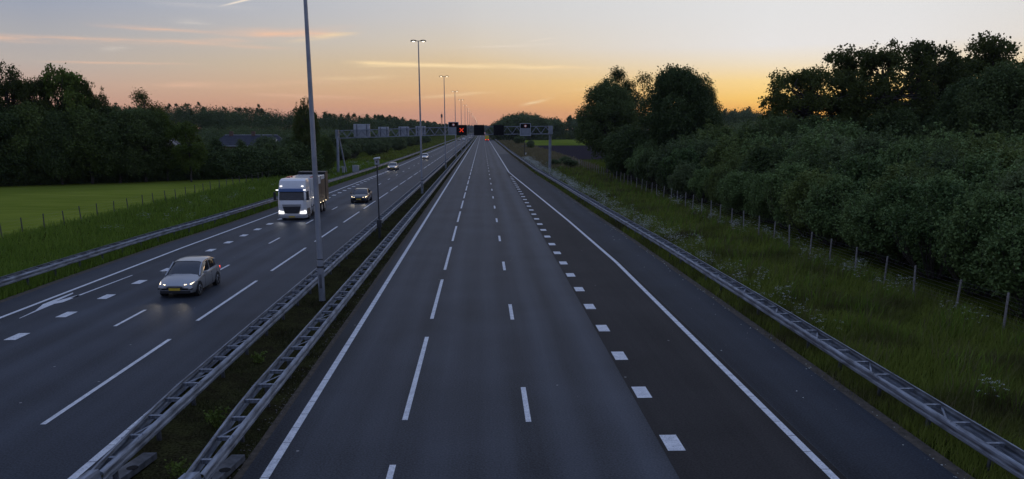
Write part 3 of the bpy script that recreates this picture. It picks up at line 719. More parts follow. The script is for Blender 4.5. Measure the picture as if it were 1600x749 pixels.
def proto(key):
    if key in PROTO: return PROTO[key]
    rng = np.random.default_rng(abs(hash(key)) % 1000 if False else sum(ord(c) * (i + 3) for i, c in enumerate(key)) % 9973)
    sd_ = int(rng.integers(1e6))
    if key.startswith('oak'):      # airy crown with holes where the sky shows, 17 m tall, 7 m radius
        L_ = rand_lobes(rng, 17, 6.6, 5.0, 24); L_[0] = (0, 0, 10, 2.4, 2.4, 3.0)
        r = make_tree(sd_, L_, 1050, 30, .32, .27, 'leaf_oak', 17, .38, gap=.52, shell=.30, limb_n=110)
    elif key.startswith('round'):  # full round crown, 16 m tall, 6 m radius
        r = make_tree(sd_, rand_lobes(rng, 16, 6.4, .8, 44), 3000, 28, .30, .34, 'leaf_dark', 16, .36, gap=.06, shell=.75)
    elif key.startswith('airy'):   # thin pale crown (birch-like), 15 m
        L_ = rand_lobes(rng, 15, 3.4, 5, 10); L_[0] = (0, 0, 9, 1.6, 1.6, 4)
        r = make_tree(sd_, L_, 420, 26, .20, .32, 'leaf_oak', 15, .18, gap=.2, shell=.3, limb_n=80)
    elif key.startswith('dense'):  # 11 m bushy tree down to the ground
        r = make_tree(sd_, rand_lobes(rng, 11, 4.8, .2, 34), 1900, 28, .26, .30, 'leaf_mid' if key[-1] == '2' else 'leaf_dark', 11, .22, gap=.08, shell=.75)
    elif key.startswith('light'):  # 11 m yellow-green tree, loose
        L_ = rand_lobes(rng, 11, 4.0, 1.0, 24); L_[0] = (0, 0, 5.0, 2.2, 2.2, 3.8)
        r = make_tree(sd_, L_, 950, 26, .30, .27, 'leaf_light', 11, .2, gap=.34, shell=.35, limb_n=60)
    elif key.startswith('cone'):   # small conical sapling 6 m
        L_ = [(rng.normal() * .2, rng.normal() * .2, .8 + i * .62, (1.75 - i * .19), (1.75 - i * .19), .75) for i in range(8)]
        r = make_tree(sd_, L_, 700, 26, .2, .22, 'leaf_dark', 6, .09, gap=.12, shell=.3)
    elif key.startswith('willow'): # feathery bush, 6 m
        r = shrub(sd_, 6.0, 2.6, 46, 'leaf_willow', .16, 42, 14)
    elif key.startswith('shrub'):  # thicket shrub, 6 m
        r = shrub(sd_, 6.0, 2.5, 40 if key[-1] != '3' else 30, {'0': 'leaf_shrub', '1': 'leaf_shrub', '2': 'leaf_dark', '3': 'leaf_warm', '4': 'leaf_willow'}[key[-1]], .17, 46, 17)
    elif key.startswith('bush'):   # round bush 4.4 m
        r = make_tree(sd_, rand_lobes(rng, 4.4, 2.6, .1, 18), 760, 26, .2, .22, 'leaf_dark' if key[-1] in '34' else 'leaf_willow', 4.4, .1, gap=.05, shell=.5)
    PROTO[key] = r; return r
def shrub(seed, H, Rr, shoots, mat, size, per, steps, lobed=True):
    """leafy clumps over the outside of the bush with upright shoots standing out of its top"""
    rng = np.random.default_rng(seed); C = []; b = MB()
    lobes = rand_lobes(rng, H * .90, Rr, .0, 28)
    lobes = [(l[0], l[1], max(l[2], .5), l[3] * .76, l[4] * .76, l[5] * 1.05) for l in lobes]; lobes[0] = (0, 0, H * .42, Rr * .6, Rr * .6, H * .38)
    P = lobe_points(lobes, 1500, rng, shell=.78, gap=.10, gscale=1.4); P[:, 2] = np.abs(P[:, 2])
    V1, F1 = leaf_quads(P, .15, 20, size * 1.08, rng)
    for i in range(shoots):
        a = rng.uniform(0, 6.28); rr = Rr * .95 * math.sqrt(rng.uniform(.02, 1)); x, y = math.cos(a) * rr, math.sin(a) * rr
        hh = H * (1 - .45 * (rr / Rr) ** 2) * rng.uniform(.80, 1.12); wob = rng.normal(size=2) * .22; prev = (x * .3, y * .3, 0)
        for k in range(steps):
            t = (k + 1) / steps; q = (x * .3 + x * .7 * min(1, t * 1.6) ** .8 + wob[0] * t * t, y * .3 + y * .7 * min(1, t * 1.6) ** .8 + wob[1] * t * t, hh * t)
            if t > .55: C.append((*q, .30 * (1 - t) + .07))
            if k % 4 == 3: b.tube(prev, q, .03 * (1 - t) + .010, .03 * (1 - t) + .005, 4, cap=False); prev = q
    C = np.array(C); off = rng.normal(size=(len(C), 3)) * C[:, 3][:, None]
    V2, F2 = leaf_quads(C[:, :3] + off, .09, 16, size * .9, rng)
    V = np.concatenate([V1, V2]); V[:, 2] = np.maximum(V[:, 2], .02)
    cm = np_mesh('foliage', V, np.arange(len(V)).reshape(-1, 4), mat)
    tm = bpy.data.meshes.new('stem'); tm.from_pydata(b.v, [], b.f); tm.update(); tm.materials.append(M['bark'])
    return cm, tm
def plant(key, name, label, cat, x, y, height, base_h, spread=1., rz=None, group=None, sink=.05):
    cm, tm = proto(key); rnd = random.Random(int(x * 131 + y * 17))
    root = thing(name, label, cat, (x, y, -sink), rnd.uniform(0, 6.28) if rz is None else rz, group)
    s = height / base_h; sxy = s * spread
    c = adopt('crown' if 'trunk' in tm.name else 'foliage', cm, root); t = adopt('trunk' if 'trunk' in tm.name else 'stem', tm, root)
    root.scale = (sxy, sxy, s)
    return root
def XD(px_, D): return (px_ - 753.6) / 1286.0 * D
def HZ(py_, D): return CAM_H + (202 - py_) / 1286.0 * D

# ---- right: thicket behind the fence
rnd = random.Random(11); TG = 'leafy shrubs of the thicket behind the right wire fence'
n_s = 0
for row in range(7):
    X = 24.2 + row * 4.1; Y = 1.30 * X - 4
    while Y < 140 - row * 2:
        hx = (4.9 if row == 0 else 6.2 if row == 1 else 7.2) + rnd.uniform(-1.1, .9)
        if row == 0 and Y > 95: hx += 1.0
        if 88 < Y < 128 and row >= 1: hx += rnd.uniform(0, 1.2)
        lab = {0: 'leafy green shrub in the front row of the thicket right behind the wire fence',
               1: 'leafy green shrub in the second row of the thicket, half hidden by the front row'}.get(row, 'upright leafy shrub deep inside the right hand thicket')
        plant('shrub%d' % rnd.randrange(5), 'shrub', lab, 'shrub', X + rnd.uniform(-1.3, 1.3), Y, hx, 6.0, spread=rnd.uniform(.95, 1.25), group=TG)
        Y += 4.7 + rnd.uniform(-1.2, 1.2); n_s += 1
# ---- right: the two big round trees and thin trees between them
plant('round1', 'tree', 'dark round tree, left of the two big ones beyond the right fence', 'tree', XD(950, 150), 150, HZ(129, 150), 16, spread=.90)
plant('round2', 'tree', 'tallest round dark tree beyond the right fence, behind the thicket', 'tree', XD(1062, 126), 126, HZ(103, 126), 16, spread=.88)
plant('round3', 'tree', 'small rounded treetop leaning right of the tallest round tree', 'tree', XD(1104, 130), 131, HZ(134, 130), 16, spread=.62)
plant('airy1', 'tree', 'thin airy tree between the two big round trees, left one', 'tree', XD(962, 163), 163, HZ(107, 163), 15, spread=1.0)
plant('airy2', 'tree', 'thin airy tree between the two big round trees, right one', 'tree', XD(992, 158), 158, HZ(113, 158), 15, spread=1.2)
plant('dense1', 'tree', 'low dense tree at the foot of the left round tree', 'tree', XD(985, 128), 128, 8.6, 11, spread=1.2)
# ---- right: group of oaks against the glow
for i, (px_, py_, D, sp, lab) in enumerate(((1262, 95, 104, 1.08, 'airy oak with the bright sky showing through, leftmost of the right group'),
        (1318, 82, 108, 1.02, 'airy oak, second from the left in the right group'), (1378, 66, 102, 1.0, 'tall airy oak, third from the left in the right group'),
        (1432, 66, 106, 1.0, 'tall airy oak in the middle of the right group'), (1497, 76, 110, 1.05, 'airy oak, fourth from the right edge in the right group'),
        (1545, 62, 108, 1.05, 'tallest airy oak near the right edge'), (1610, 82, 112, .9, 'airy oak cut by the right picture edge'))):
    plant('oak%d' % (i % 4), 'oak_tree', lab, 'tree', XD(px_, D), D - XD(px_, D) * .03, HZ(py_, D), 17, spread=sp, group='oaks against the sunset glow', rz=i * 1.3)
for i, (px_, py_, D, lab) in enumerate(((1228, 180, 98, 'dark bushy tree under the leftmost oak'), (1290, 176, 96, 'dark bushy tree under the second oak'), (1345, 172, 100, 'dark bushy tree below the third oak'),
        (1400, 166, 96, 'dark bushy tree below the middle oak'), (1455, 160, 100, 'dark bushy tree in the dip between the oaks'), (1530, 118, 92, 'tall dark bushy tree rising towards the right edge'), (1585, 98, 88, 'tallest dark bushy tree at the right edge'))):
    plant(('dense%d' % (i % 3)) if i < 5 else 'round2', 'tree', lab, 'tree', XD(px_, D), D, HZ(py_, D), 11 if i < 5 else 16, spread=1.05 if i < 5 else 1.0, group='dark trees under the oaks')
# ---- right far: distant wood mass right of the road, bush and shrubs by the field
plant('bush1', 'bush', 'round bush on the right verge seen under the gantry', 'bush', XD(812, 426), 426, 4.6, 4.4, spread=1.15)
plant('bush2', 'bush', 'smaller bush right of the round one, by the ploughed field', 'bush', XD(829, 330), 330, 3.4, 4.4)
for i, (px_, D, h_) in enumerate(((868, 175, 1.5), (893, 168, 1.7), (884, 190, 1.6))):
    plant('bush%d' % (1 + i % 2), 'bush', ['low bramble right of the gantry post', 'low bramble at the far end of the right fence', 'low bramble in front of the ploughed field'][i], 'bush', XD(px_, D), D, h_, 4.4, spread=1.9)

# ---- left: row at the far side of the meadow
LG = 'trees along the far side of the left meadow'
for key, px_, py_, D, sp, lab in (
        ('oak5', 36, 101, 120, .80, 'tall ragged dark tree at the left picture edge'), ('oak6', -28, 108, 118, .9, 'tall ragged tree cut by the left edge'),
        ('light1', 112, 104, 122, .72, 'tall light green tree with an uneven open crown'), ('oak4', 140, 118, 123, .55, 'ragged darker tree between the light green tree and the small one'), ('oak6', 78, 118, 121, .6, 'ragged tree filling the gap left of the light green tree'), ('oak7', 168, 136, 124, .55, 'small ragged tree right of the tall light green one'), ('airy4', 238, 137, 128, 1.05, 'thin open tree standing above the dark row'),
        ('dense1', 6, 165, 116, 1., 'dense dark tree at the left end of the row'), ('dense2', 66, 160, 119, 1., 'dense dark tree under the two tall ones'),
        ('dense0', 100, 172, 119, .9, 'dense dark tree below the light green crown'), ('dense2', 146, 165, 121, 1., 'dense dark tree under the small ragged tree'),
        ('dense1', 188, 163, 123, 1., 'dense dark tree right of the small ragged tree'), ('dense0', 228, 168, 125, 1., 'dense dark tree under the thin open tree'),
        ('light2', 262, 172, 127, .9, 'mid green tree right of the thin open tree'), ('light1', 298, 188, 125, .85, 'bright yellow green tree in front of the gabled house'),
        ('cone1', 342, 212, 134, 1.1, 'conical young tree in front of the long dark roof'), ('cone2', 379, 216, 136, 1.0, 'thin conical young tree right of the brighter one'),
        ('cone3', 419, 222, 139, 1.2, 'broad young tree at the right end of the dark roof'), ('dense0', 318, 232, 131, .9, 'low dark bush at the foot of the bright tree'),
        ('dense2', 360, 240, 134, .9, 'low dark bush between the conical young trees'), ('dense1', 398, 240, 137, .9, 'low dark bush right of the thin conical tree'),
        ('oak9', 480, 152, 142, .50, 'tall dark tree standing alone left of the gantry'), ('dense2', 480, 178, 143, .62, 'dense tree at the foot of the tall lone tree'), ('dense1', 455, 214, 145, .8, 'dark lower tree left of the tall lone tree'),
        ('dense2', 505, 210, 150, .8, 'dark lower tree between the lone tree and the gantry post')):
    base = {'oak': 17, 'lig': 11, 'air': 15, 'den': 11, 'con': 6, 'rou': 16}[key[:3]]
    plant(key, 'tree', lab, 'tree', XD(px_, D), D, HZ(py_, D), base, spread=sp, group=LG)
# ---- left: understory bushes at the meadow edge so that no ground shows through under the row
for i in range(34):
    t = i / 33; px_ = -30 + 500 * t; D = 116.5 + 24 * t
    plant('bush%d' % (3 + i % 2), 'bush', 'low dark undergrowth bush at the foot of the meadow tree row', 'bush', XD(px_, D), D, 5.0 + 1.8 * rnd.random(), 4.4, spread=1.15, sink=1.6, group='undergrowth along the meadow edge')
# ---- left: willow bushes beyond the gantry
rnd = random.Random(5)
for i in range(46):
    D = 160 + 330 * (i / 45) ** 1.25; X = -31 - rnd.uniform(0, 6) - (0 if i % 2 else 7); h_ = 4.6 + rnd.uniform(-.8, 1.4) + (1.5 if i % 2 == 0 else 0)
    plant('willow%d' % rnd.randrange(3), 'willow_bush', 'grey green willow bush on the left verge beyond the gantry' if i % 2 else 'taller grey green willow bush behind the verge beyond the gantry', 'bush', X, D, h_, 6., spread=1.25, group='willow bushes left of the road beyond the gantry')

# ------------------------------------------------------------------ far woods, each one mass
def wood(name, label, spots, mat='leaf_wood', seed=1, leaf=.75, per=26, conifer=.3):
    rng = np.random.default_rng(seed); C = []; S = []
    for (x, y, h_, r) in spots:
        con = rng.uniform() < conifer; nC = int(34 if not con else 26)
        if con:
            t = rng.uniform(0, 1, nC); rr = r * .85 * (1 - t) ** .8 * rng.uniform(.5, 1, nC); a = rng.uniform(0, 6.28, nC)
            P = np.stack([x + rr * np.cos(a), y + rr * np.sin(a), h_ * (.5 + .5 * t)], 1); s = .25 + (1 - t) * r * .2
        else:
            d = rng.normal(size=(nC, 3)); d /= np.linalg.norm(d, axis=1)[:, None]; d[:, 2] = np.abs(d[:, 2]) * 1.0 - .25
            P = np.array([x, y, h_ * .55]) + d * np.array([r, r, h_ * .42]) * rng.uniform(.65, 1., nC)[:, None]; s = np.full(nC, r * .22)
        # a skirt down to the ground
        nk = 9; a = rng.uniform(0, 6.28, nk); K = np.stack([x + r * .7 * np.cos(a), y + r * .7 * np.sin(a), h_ * rng.uniform(.06, .5, nk)], 1)
        C.append(P); S.append(s); C.append(K); S.append(np.full(nk, r * .28))
    C = np.concatenate(C); S = np.concatenate(S); n = len(C) * per
    P = np.repeat(C, per, 0) + rng.normal(size=(n, 3)) * np.repeat(S, per)[:, None]
    P[:, 2] = np.abs(P[:, 2])
    u = rng.normal(size=(n, 3)); u /= np.linalg.norm(u, axis=1)[:, None]; v = rng.normal(size=(n, 3)); v -= (v * u).sum(1)[:, None] * u; v /= np.linalg.norm(v, axis=1)[:, None]
    s = leaf * rng.uniform(.5, 1.3, n)[:, None] * np.clip(P[:, 1:2] / 500., .7, 3.)
    V = np.stack([P - u * s * .5, P + v * s * .35, P + u * s * .5, P - v * s * .35], 1).reshape(-1, 3)
    o = adopt(name, np_mesh(name, V, np.arange(n * 4).reshape(-1, 4), mat)); props(o, label, 'wood', None, 'stuff'); return o
rng = np.random.default_rng(3); sp_ = []
# wood edge on the left, from behind the farm to the vanishing point
def wood_top(px_): return float(np.interp(px_, [-100, 180, 330, 430, 480, 560, 620, 660, 700, 745], [162, 163, 163, 166, 172, 178, 182, 188, 193, 196]))
for i in range(430):
    px_ = rng.uniform(-80, 560) if i < 280 else rng.uniform(560, 742)
    D0 = float(np.interp(px_, [-80, 330, 480, 560, 620, 680, 742], [400, 400, 370, 420, 560, 950, 1900])); D = D0 * (1 + rng.uniform(0, .16))
    h_ = HZ(wood_top(px_) + 1, D) * (rng.uniform(.93, 1.03) if i % 3 else rng.uniform(.8, .95)); sp_.append((XD(px_, D), D, h_, float(np.clip(h_ * .30, 3, 9))))
wood('wood', 'distant dark mixed wood along the horizon left of the road', sp_, seed=4, per=34, leaf=.6, conifer=.25)
sp_ = []
for i in range(90):   # lower, nearer front of that wood between the farm and the gantry
    px_ = rng.uniform(330, 640); D = float(np.interp(px_, [330, 480, 560, 640], [270, 260, 300, 480])) * (1 + rng.uniform(0, .2))
    h_ = HZ(float(np.interp(px_, [330, 480, 560, 640], [196, 196, 202, 203])), D) * rng.uniform(.85, 1.1); sp_.append((XD(px_, D), D, h_, 3.6))
wood('wood', 'lower greener woodland edge in front of the distant left wood', sp_, 'leaf_willow', seed=9, leaf=.5, conifer=0.)
sp_ = []
for i in range(80):
    px_ = rng.uniform(772, 852); D = 600 + rng.uniform(0, 60); top = 172 + ((px_ - 818) / 44) ** 2 * 22
    h_ = HZ(min(top, 199), D) * rng.uniform(.88, 1.02); sp_.append((XD(px_, D), D, h_, 5.5))
wood('wood', 'rounded dark copse right of the vanishing point', sp_, seed=12, conifer=0.)
sp_ = []
for i in range(130):
    px_ = rng.uniform(840, 1260); D = 620 + rng.uniform(0, 90); h_ = HZ(float(np.interp(px_, [840, 900, 1130, 1160, 1260], [186, 181, 168, 168, 166])), D) * rng.uniform(.85, 1.04); sp_.append((XD(px_, D), D, h_, 6.5))
wood('wood', 'distant wood on the horizon behind the ploughed field and the round trees', sp_, seed=13, conifer=.25)
sp_ = []
for i in range(70):
    px_ = rng.uniform(742, 800); D = 2300 + rng.uniform(0, 300); h_ = HZ(196.5, D) * rng.uniform(.7, 1.05); sp_.append((XD(px_, D), D, h_, 9))
for i in range(40):
    px_ = rng.uniform(1120, 1240); D = 190 + rng.uniform(0, 60); h_ = HZ(188, D) * rng.uniform(.8, 1.05); sp_.append((XD(px_, D), D, h_, 4))
wood('wood', 'faint tree line where the road meets the sky', sp_[:70], seed=14, conifer=.1)
wood('wood', 'grey green woodland edge seen between the round trees and the oaks', sp_[70:], 'leaf_willow', seed=15, leaf=.5, conifer=0.)

# ------------------------------------------------------------------ farm buildings behind the meadow trees
M['roof'] = pbr('dark_roof_tiles', (.032, .034, .044), (.055, .058, .072), rough=.8, scale=1.2, bump=.4, stretch=(1, 1, 6), spec=.15)
M['brick'] = pbr('brown_brick', (.10, .06, .045), (.17, .11, .085), rough=.9, scale=5)
M['white'] = pbr('white_render', (.50, .48, .46), (.66, .64, .61), rough=.8, scale=1)
M['glassd'] = pbr('dark_window', (.02, .024, .03), (.04, .045, .055), rough=.1)
def barn(label, cx, cy, rz, L_, Wd, eave, ridge, hip=3., wall='brick', trim=True, dormer=None, chim=()):
    root = thing('farm_building', label, 'building', (cx, cy, 0), rz)
    b = MB(); b.box(-L_ / 2, L_ / 2, -Wd / 2, Wd / 2, -.1, eave); w = b.build('wall', wall, root)
    o = .4; b = MB()
    b.add([(-L_ / 2 - o, -Wd / 2 - o, eave - .1), (L_ / 2 + o, -Wd / 2 - o, eave - .1), (L_ / 2 + o, Wd / 2 + o, eave - .1), (-L_ / 2 - o, Wd / 2 + o, eave - .1), (-L_ / 2 + hip, 0, ridge), (L_ / 2 - hip, 0, ridge)],
          [(0, 1, 5, 4), (1, 2, 5), (2, 3, 4, 5), (3, 0, 4), (0, 3, 2, 1)])
    rf = b.build('roof', 'roof', root)
    if trim:
        b = MB(); b.bar((-L_ / 2 + hip, 0, ridge + .05), (L_ / 2 - hip, 0, ridge + .05), .25, .14); b.build('ridge_cap', 'panel', rf)
        b = MB(); b.bar((-L_ / 2 - o, -Wd / 2 - o - .08, eave - .05), (L_ / 2 + o, -Wd / 2 - o - .08, eave - .05), .14, .16); b.build('gutter', 'panel', rf)
    for x in chim:
        b = MB(); b.box(x - .4, x + .4, -.4, .4, ridge - .6, ridge + .9); b.build('chimney', wall, rf)
    if dormer is not None:
        x = dormer; b = MB(); b.box(x - 1.5, x + 1.5, -Wd / 2 - .2, -Wd / 4, eave + .1, eave + 1.5); d = b.build('dormer', 'white', rf)
        for k in (-.9, 0, .9):
            b = MB(); b.box(x + k - .35, x + k + .35, -Wd / 2 - .26, -Wd / 2 - .21, eave + .4, eave + 1.3); b.build('window', 'glassd', rf)
    for i in range(int(L_ // 5)):
        x = -L_ / 2 + 3 + i * 5; b = MB(); b.box(x - .6, x + .6, -Wd / 2 - .06, -Wd / 2 - .01, 1.0, 2.2); f = b.build('window', 'white', root)
        b = MB(); b.box(x - .5, x + .5, -Wd / 2 - .09, -Wd / 2 - .065, 1.1, 2.1); b.build('pane', 'glassd', f)
barn('long farm building with dark hipped roof and pale ridge, right of the gabled house', -54.5, 196, .12, 17, 9, 4.0, 6.35, hip=2.5, dormer=4.6, chim=(-4.5, .5))
barn('dark roofed barn hidden behind the left meadow trees', -98, 170, .10, 34, 12, 3.2, 6.0, hip=1.0, trim=False)
root = thing('gabled_house', 'pale gabled house glimpsed behind the bright yellow green tree', 'house', (-69.5, 182, 0), .25)
b = MB(); b.add([(-4.2, -4, -.1), (4.2, -4, -.1), (4.2, 4, -.1), (-4.2, 4, -.1), (-4.2, -4, 3.2), (4.2, -4, 3.2), (4.2, 4, 3.2), (-4.2, 4, 3.2), (0, -4, 6.6), (0, 4, 6.6)],
                [(0, 1, 5, 8, 4), (3, 7, 9, 6, 2), (0, 4, 7, 3), (1, 2, 6, 5), (0, 3, 2, 1), (4, 8, 9, 7), (5, 6, 9, 8)]); b.build('wall', 'white', root)
b = MB()
for s in (-1, 1): b.hexa([(s * 4.7, -4.3, 2.85), (s * 4.7, 4.3, 2.85), (0, 4.3, 6.68), (0, -4.3, 6.68)], [(s * 4.7, -4.3, 3.0), (s * 4.7, 4.3, 3.0), (0, 4.3, 6.85), (0, -4.3, 6.85)])
rf = b.build('roof', 'roof', root)
for s in (-1, 1):
    b = MB(); b.bar((s * 4.75, -4.36, 2.95), (s * .05, -4.36, 6.76), .08, .26); b.build('barge_board', 'white', rf)
for x, z_ in ((-1.6, 1.0), (1.6, 1.0), (0, 4.0)):
    b = MB(); b.box(x - .6, x + .6, -4.07, -4.01, z_, z_ + 1.3); f = b.build('window', 'dark', root)
    b = MB(); b.box(x - .5, x + .5, -4.10, -4.075, z_ + .1, z_ + 1.2); b.build('pane', 'glassd', f)

# ------------------------------------------------------------------ haze: one closed box of thin even air
hm = bpy.data.materials.new('haze'); hm.use_nodes = True; ht = hm.node_tree; ht.nodes.clear()
pv = ht.nodes.new('ShaderNodeVolumePrincipled'); pv.inputs['Color'].default_value = (.62, .66, .78, 1); pv.inputs['Density'].default_value = HAZE
pv.inputs['Anisotropy'].default_value = .2
ho = ht.nodes.new('ShaderNodeOutputMaterial'); ht.links.new(pv.outputs[0], ho.inputs['Volume'])
b = MB(); b.box(-900, 900, -60, 3200, -1.1, 75); props(b.build('haze', hm), 'thin evening haze over the whole landscape', 'haze', None, 'stuff')

# ------------------------------------------------------------------ vehicles
M['tyre'] = pbr('tyre_rubber', (.012, .012, .013), (.02, .02, .021), rough=.85)
M['rim'] = pbr('alloy_rim', (.35, .36, .38), (.5, .51, .53), rough=.3, metal=.8)
M['cglass'] = pbr('car_glass', (.010, .013, .018), (.018, .022, .03), rough=.06, spec=.8)
M['head'] = emit('headlight_glow', (1., .78, .45), 5.)
M['headw'] = emit('headlight_glow_white', (1., .96, .90), 2.0)
M['tail'] = emit('tail_light_glow', (1., .05, .02), 3., (.3, .01, .01))
M['plate'] = pbr('yellow_plate', (.55, .38, .02), (.62, .44, .04), rough=.5)
M['plastic'] = pbr('black_plastic', (.015, .015, .017), (.025, .025, .028), rough=.5)
def paintm(name, c, metal=.5): return pbr(name, c, tuple(min(1, x * 1.06) for x in c), rough=.28, metal=metal, scale=2, coat=.6)
M['p_silver'] = paintm('paint_silver', (.33, .34, .35)); M['p_dark'] = paintm('paint_dark_blue_grey', (.045, .05, .06)); M['p_white'] = paintm('paint_white', (.68, .69, .70), 0.)
M['p_grey'] = paintm('paint_light_grey', (.42, .42, .43), .3); M['p_yellow'] = paintm('paint_yellow', (.62, .48, .03), 0.); M['p_red'] = paintm('paint_red', (.4, .03, .02), 0.)
M['p_blue'] = paintm('paint_blue', (.03, .09, .24), .1)
def ring(y, w, zs):
    """half section given as (fraction of w, z) from sill to centre top, mirrored"""
    pts = [(w * f, y, z_) for f, z_ in zs]; return pts + [(-x, y_, z_) for x, y_, z_ in pts[::-1]]
def car(label, paint, loc, kind='hatch', group='cars coming towards the viewer on the left carriageway', lights='head', facing=-1, spots=True, tail=False):
    """local -y is the front"""
    root = thing('car', label, 'car', loc, 0 if facing < 0 else math.pi, group)
    Lc, Wc, Hc = {'hatch': (4.25, .89, 1.52), 'sedan': (4.6, .90, 1.42), 'wagon': (4.5, .90, 1.46)}[kind]
    T = {'hatch': [(0, .62, .30, .52, .60), (.12, .80, .22, .60, .70), (.55, .88, .20, .72, .84), (1.15, .89, .19, .83, .96), (1.5, .89, .19, .88, .98), (3.2, .89, .19, .93, 1.00), (3.9, .88, .22, .95, 1.02), (4.15, .82, .30, .90, 1.0), (4.25, .70, .40, .80, .92)],
         'sedan': [(0, .60, .30, .50, .58), (.12, .80, .22, .58, .68), (.6, .88, .19, .70, .80), (1.25, .90, .18, .80, .90), (1.6, .90, .18, .84, .93), (3.5, .90, .18, .90, .97), (4.2, .88, .2, .90, 1.0), (4.5, .80, .28, .86, .97), (4.6, .66, .4, .76, .88)]}
    sec = T.get(kind, T['sedan']); b = MB(); rg = []
    for (y, w, z0, zs, zt) in sec:
        rg.append(ring(y, w, [(.55, z0), (.93, z0 + .03), (1., z0 + .18), (1.0, zs - .12), (.96, zs), (.80, zs + (zt - zs) * .7), (.40, zt)]))
    b.loft(rg); body = b.build('body', paint, root, smooth=True)
    # greenhouse: glass volume, roof skin and pillars
    zb = .88
    if kind == 'hatch': g_ = [(1.12, .76, zb, zb + .02), (1.55, .75, zb, 1.20), (1.98, .72, zb, 1.44), (2.6, .70, zb, 1.505), (3.4, .69, zb, 1.47), (3.85, .70, zb, 1.34), (4.12, .74, zb, .98)]
    elif kind == 'sedan': g_ = [(1.22, .76, zb, zb + .02), (1.65, .74, zb, 1.14), (2.05, .70, zb, 1.345), (2.6, .67, zb, 1.405), (3.2, .67, zb, 1.36), (3.65, .70, zb, 1.16), (3.98, .74, zb, .98)]
    else: g_ = [(1.22, .76, zb, zb + .02), (1.65, .74, zb, 1.16), (2.05, .70, zb, 1.385), (2.6, .68, zb, 1.445), (3.6, .68, zb, 1.41), (4.2, .70, zb, 1.28), (4.4, .74, zb, 1.0)]
    b = MB(); rg = [ring(y, w, [(1.10, z0), (1.08, z0 + (z1 - z0) * .1), (.98, z0 + (z1 - z0) * .75), (.90, z1 - (z1 - z0) * .08), (.70, z1), (.30, z1 + .012)]) for (y, w, z0, z1) in g_]
    b.loft(rg); b.build('window', 'cglass', root, smooth=True)
    b = MB(); mid = g_[2:-1]
    rg = [ring(y, w, [(.985, z1 - (z1 - z0) * .16 - .01), (.955, z1 - (z1 - z0) * .06), (.74, z1 + .014), (.30, z1 + .028)]) for (y, w, z0, z1) in mid]
    b.loft(rg); b.build('roof', paint, root, smooth=True)
    for s in (-1, 1):
        b = MB()
        ed = [(g_[0][0] + .02, g_[0][1] * 1.06 * s, zb), (g_[1][0], g_[1][1] * .97 * s, g_[1][3] - .04), (g_[2][0], g_[2][1] * .95 * s, g_[2][3] - .03)]
        for p, q in zip(ed[:-1], ed[1:]): b.bar((p[1], p[0], p[2]), (q[1], q[0], q[2]), .06, .05)
        b.build('pillar', paint, root); b = MB()
        ym = g_[3][0] + .15; b.bar((g_[3][1] * 1.09 * s, ym, zb), (g_[3][1] * .97 * s, ym, g_[3][3] - .1), .02, .07)
        b.build('pillar', paint, root); b = MB()
        y2, w2, _, z2 = g_[-2]; y3, w3 = g_[-1][0], g_[-1][1]
        b.bar((w3 * 1.06 * s, y3 - .25, zb + .04), (w2 * .95 * s, y2 - .15, z2 - .06), .05, .20)
        b.build('pillar', paint, root)
        b = MB(); x = s * (Wc + .10); b.hexa([(x - .1, 1.42, .93), (x + .09, 1.40, .93), (x + .09, 1.55, .95), (x - .1, 1.55, .95)], [(x - .1, 1.42, 1.05), (x + .07, 1.41, 1.06), (x + .07, 1.54, 1.06), (x - .1, 1.55, 1.05)])
        b.build('mirror', paint, root, bevel=.015)
        for yd in (1.62, 2.62, 3.42):
            b = MB(); b.box(s * Wc - .006, s * Wc + .006, yd, yd + .016, .32, .84); b.build('door_seam', 'plastic', root)
        b = MB(); b.box(s * Wc - .01, s * Wc + .02, 2.36, 2.52, .74, .77); b.build('door_handle', 'rim', root)
        # headlight: swept back lens
        zl = sec[1][3]; b = MB(); b.hexa([(s * .44, .03, zl - .06), (s * .72, .12, zl - .05), (s * .80, .45, zl + .03), (s * .50, .20, zl - .03)],
                                        [(s * .44, .05, zl + .05), (s * .72, .15, zl + .06), (s * .80, .48, zl + .12), (s * .50, .26, zl + .09)])
        b.build('headlight', lights if not tail else 'plastic', root)
        b = MB(); b.box(s * .62 - .17, s * .62 + .17, Lc - .14, Lc + .01, .72, .86); b.build('tail_light', 'tail', root)
    b = MB(); b.box(-.36, .36, -.02, .1, .42, .54); b.build('grille', 'plastic', root)
    b = MB(); b.box(-.68, .68, -.01, .2, .24, .36); b.build('air_intake', 'plastic', root)
    b = MB(); b.box(-.26, .26, -.045, -.022, .38, .49); b.build('number_plate', 'plate', root)
    b = MB(); b.box(-.26, .26, Lc + .0, Lc + .02, .62, .73); b.build('number_plate', 'plate', root)
    for y in (.82, Lc - .80):
        for s in (-1, 1):
            b = MB(); x = s * (Wc - .19); b.tube((x, y, .32), (x + s * .21, y, .32), .32, .32, 24); wt = b.build('wheel', 'tyre', root, smooth=False, bevel=.02)
            b = MB(); b.tube((x + s * .205, y, .32), (x + s * .218, y, .32), .21, .20, 16); b.build('rim', 'rim', wt)
            b = MB()
            for k in range(5):
                a = k * 1.2566; b.bar((x + s * .225, y, .32), (x + s * .225, y + .2 * math.cos(a), .32 + .2 * math.sin(a)), .012, .05)
            b.build('spokes', 'plastic', wt)
            b = MB(); b.tube((x - s * .02, y, .33), (x + s * .2, y, .33), .365, .365, 24); 
            arch = b.build('wheel_arch', 'plastic', root)
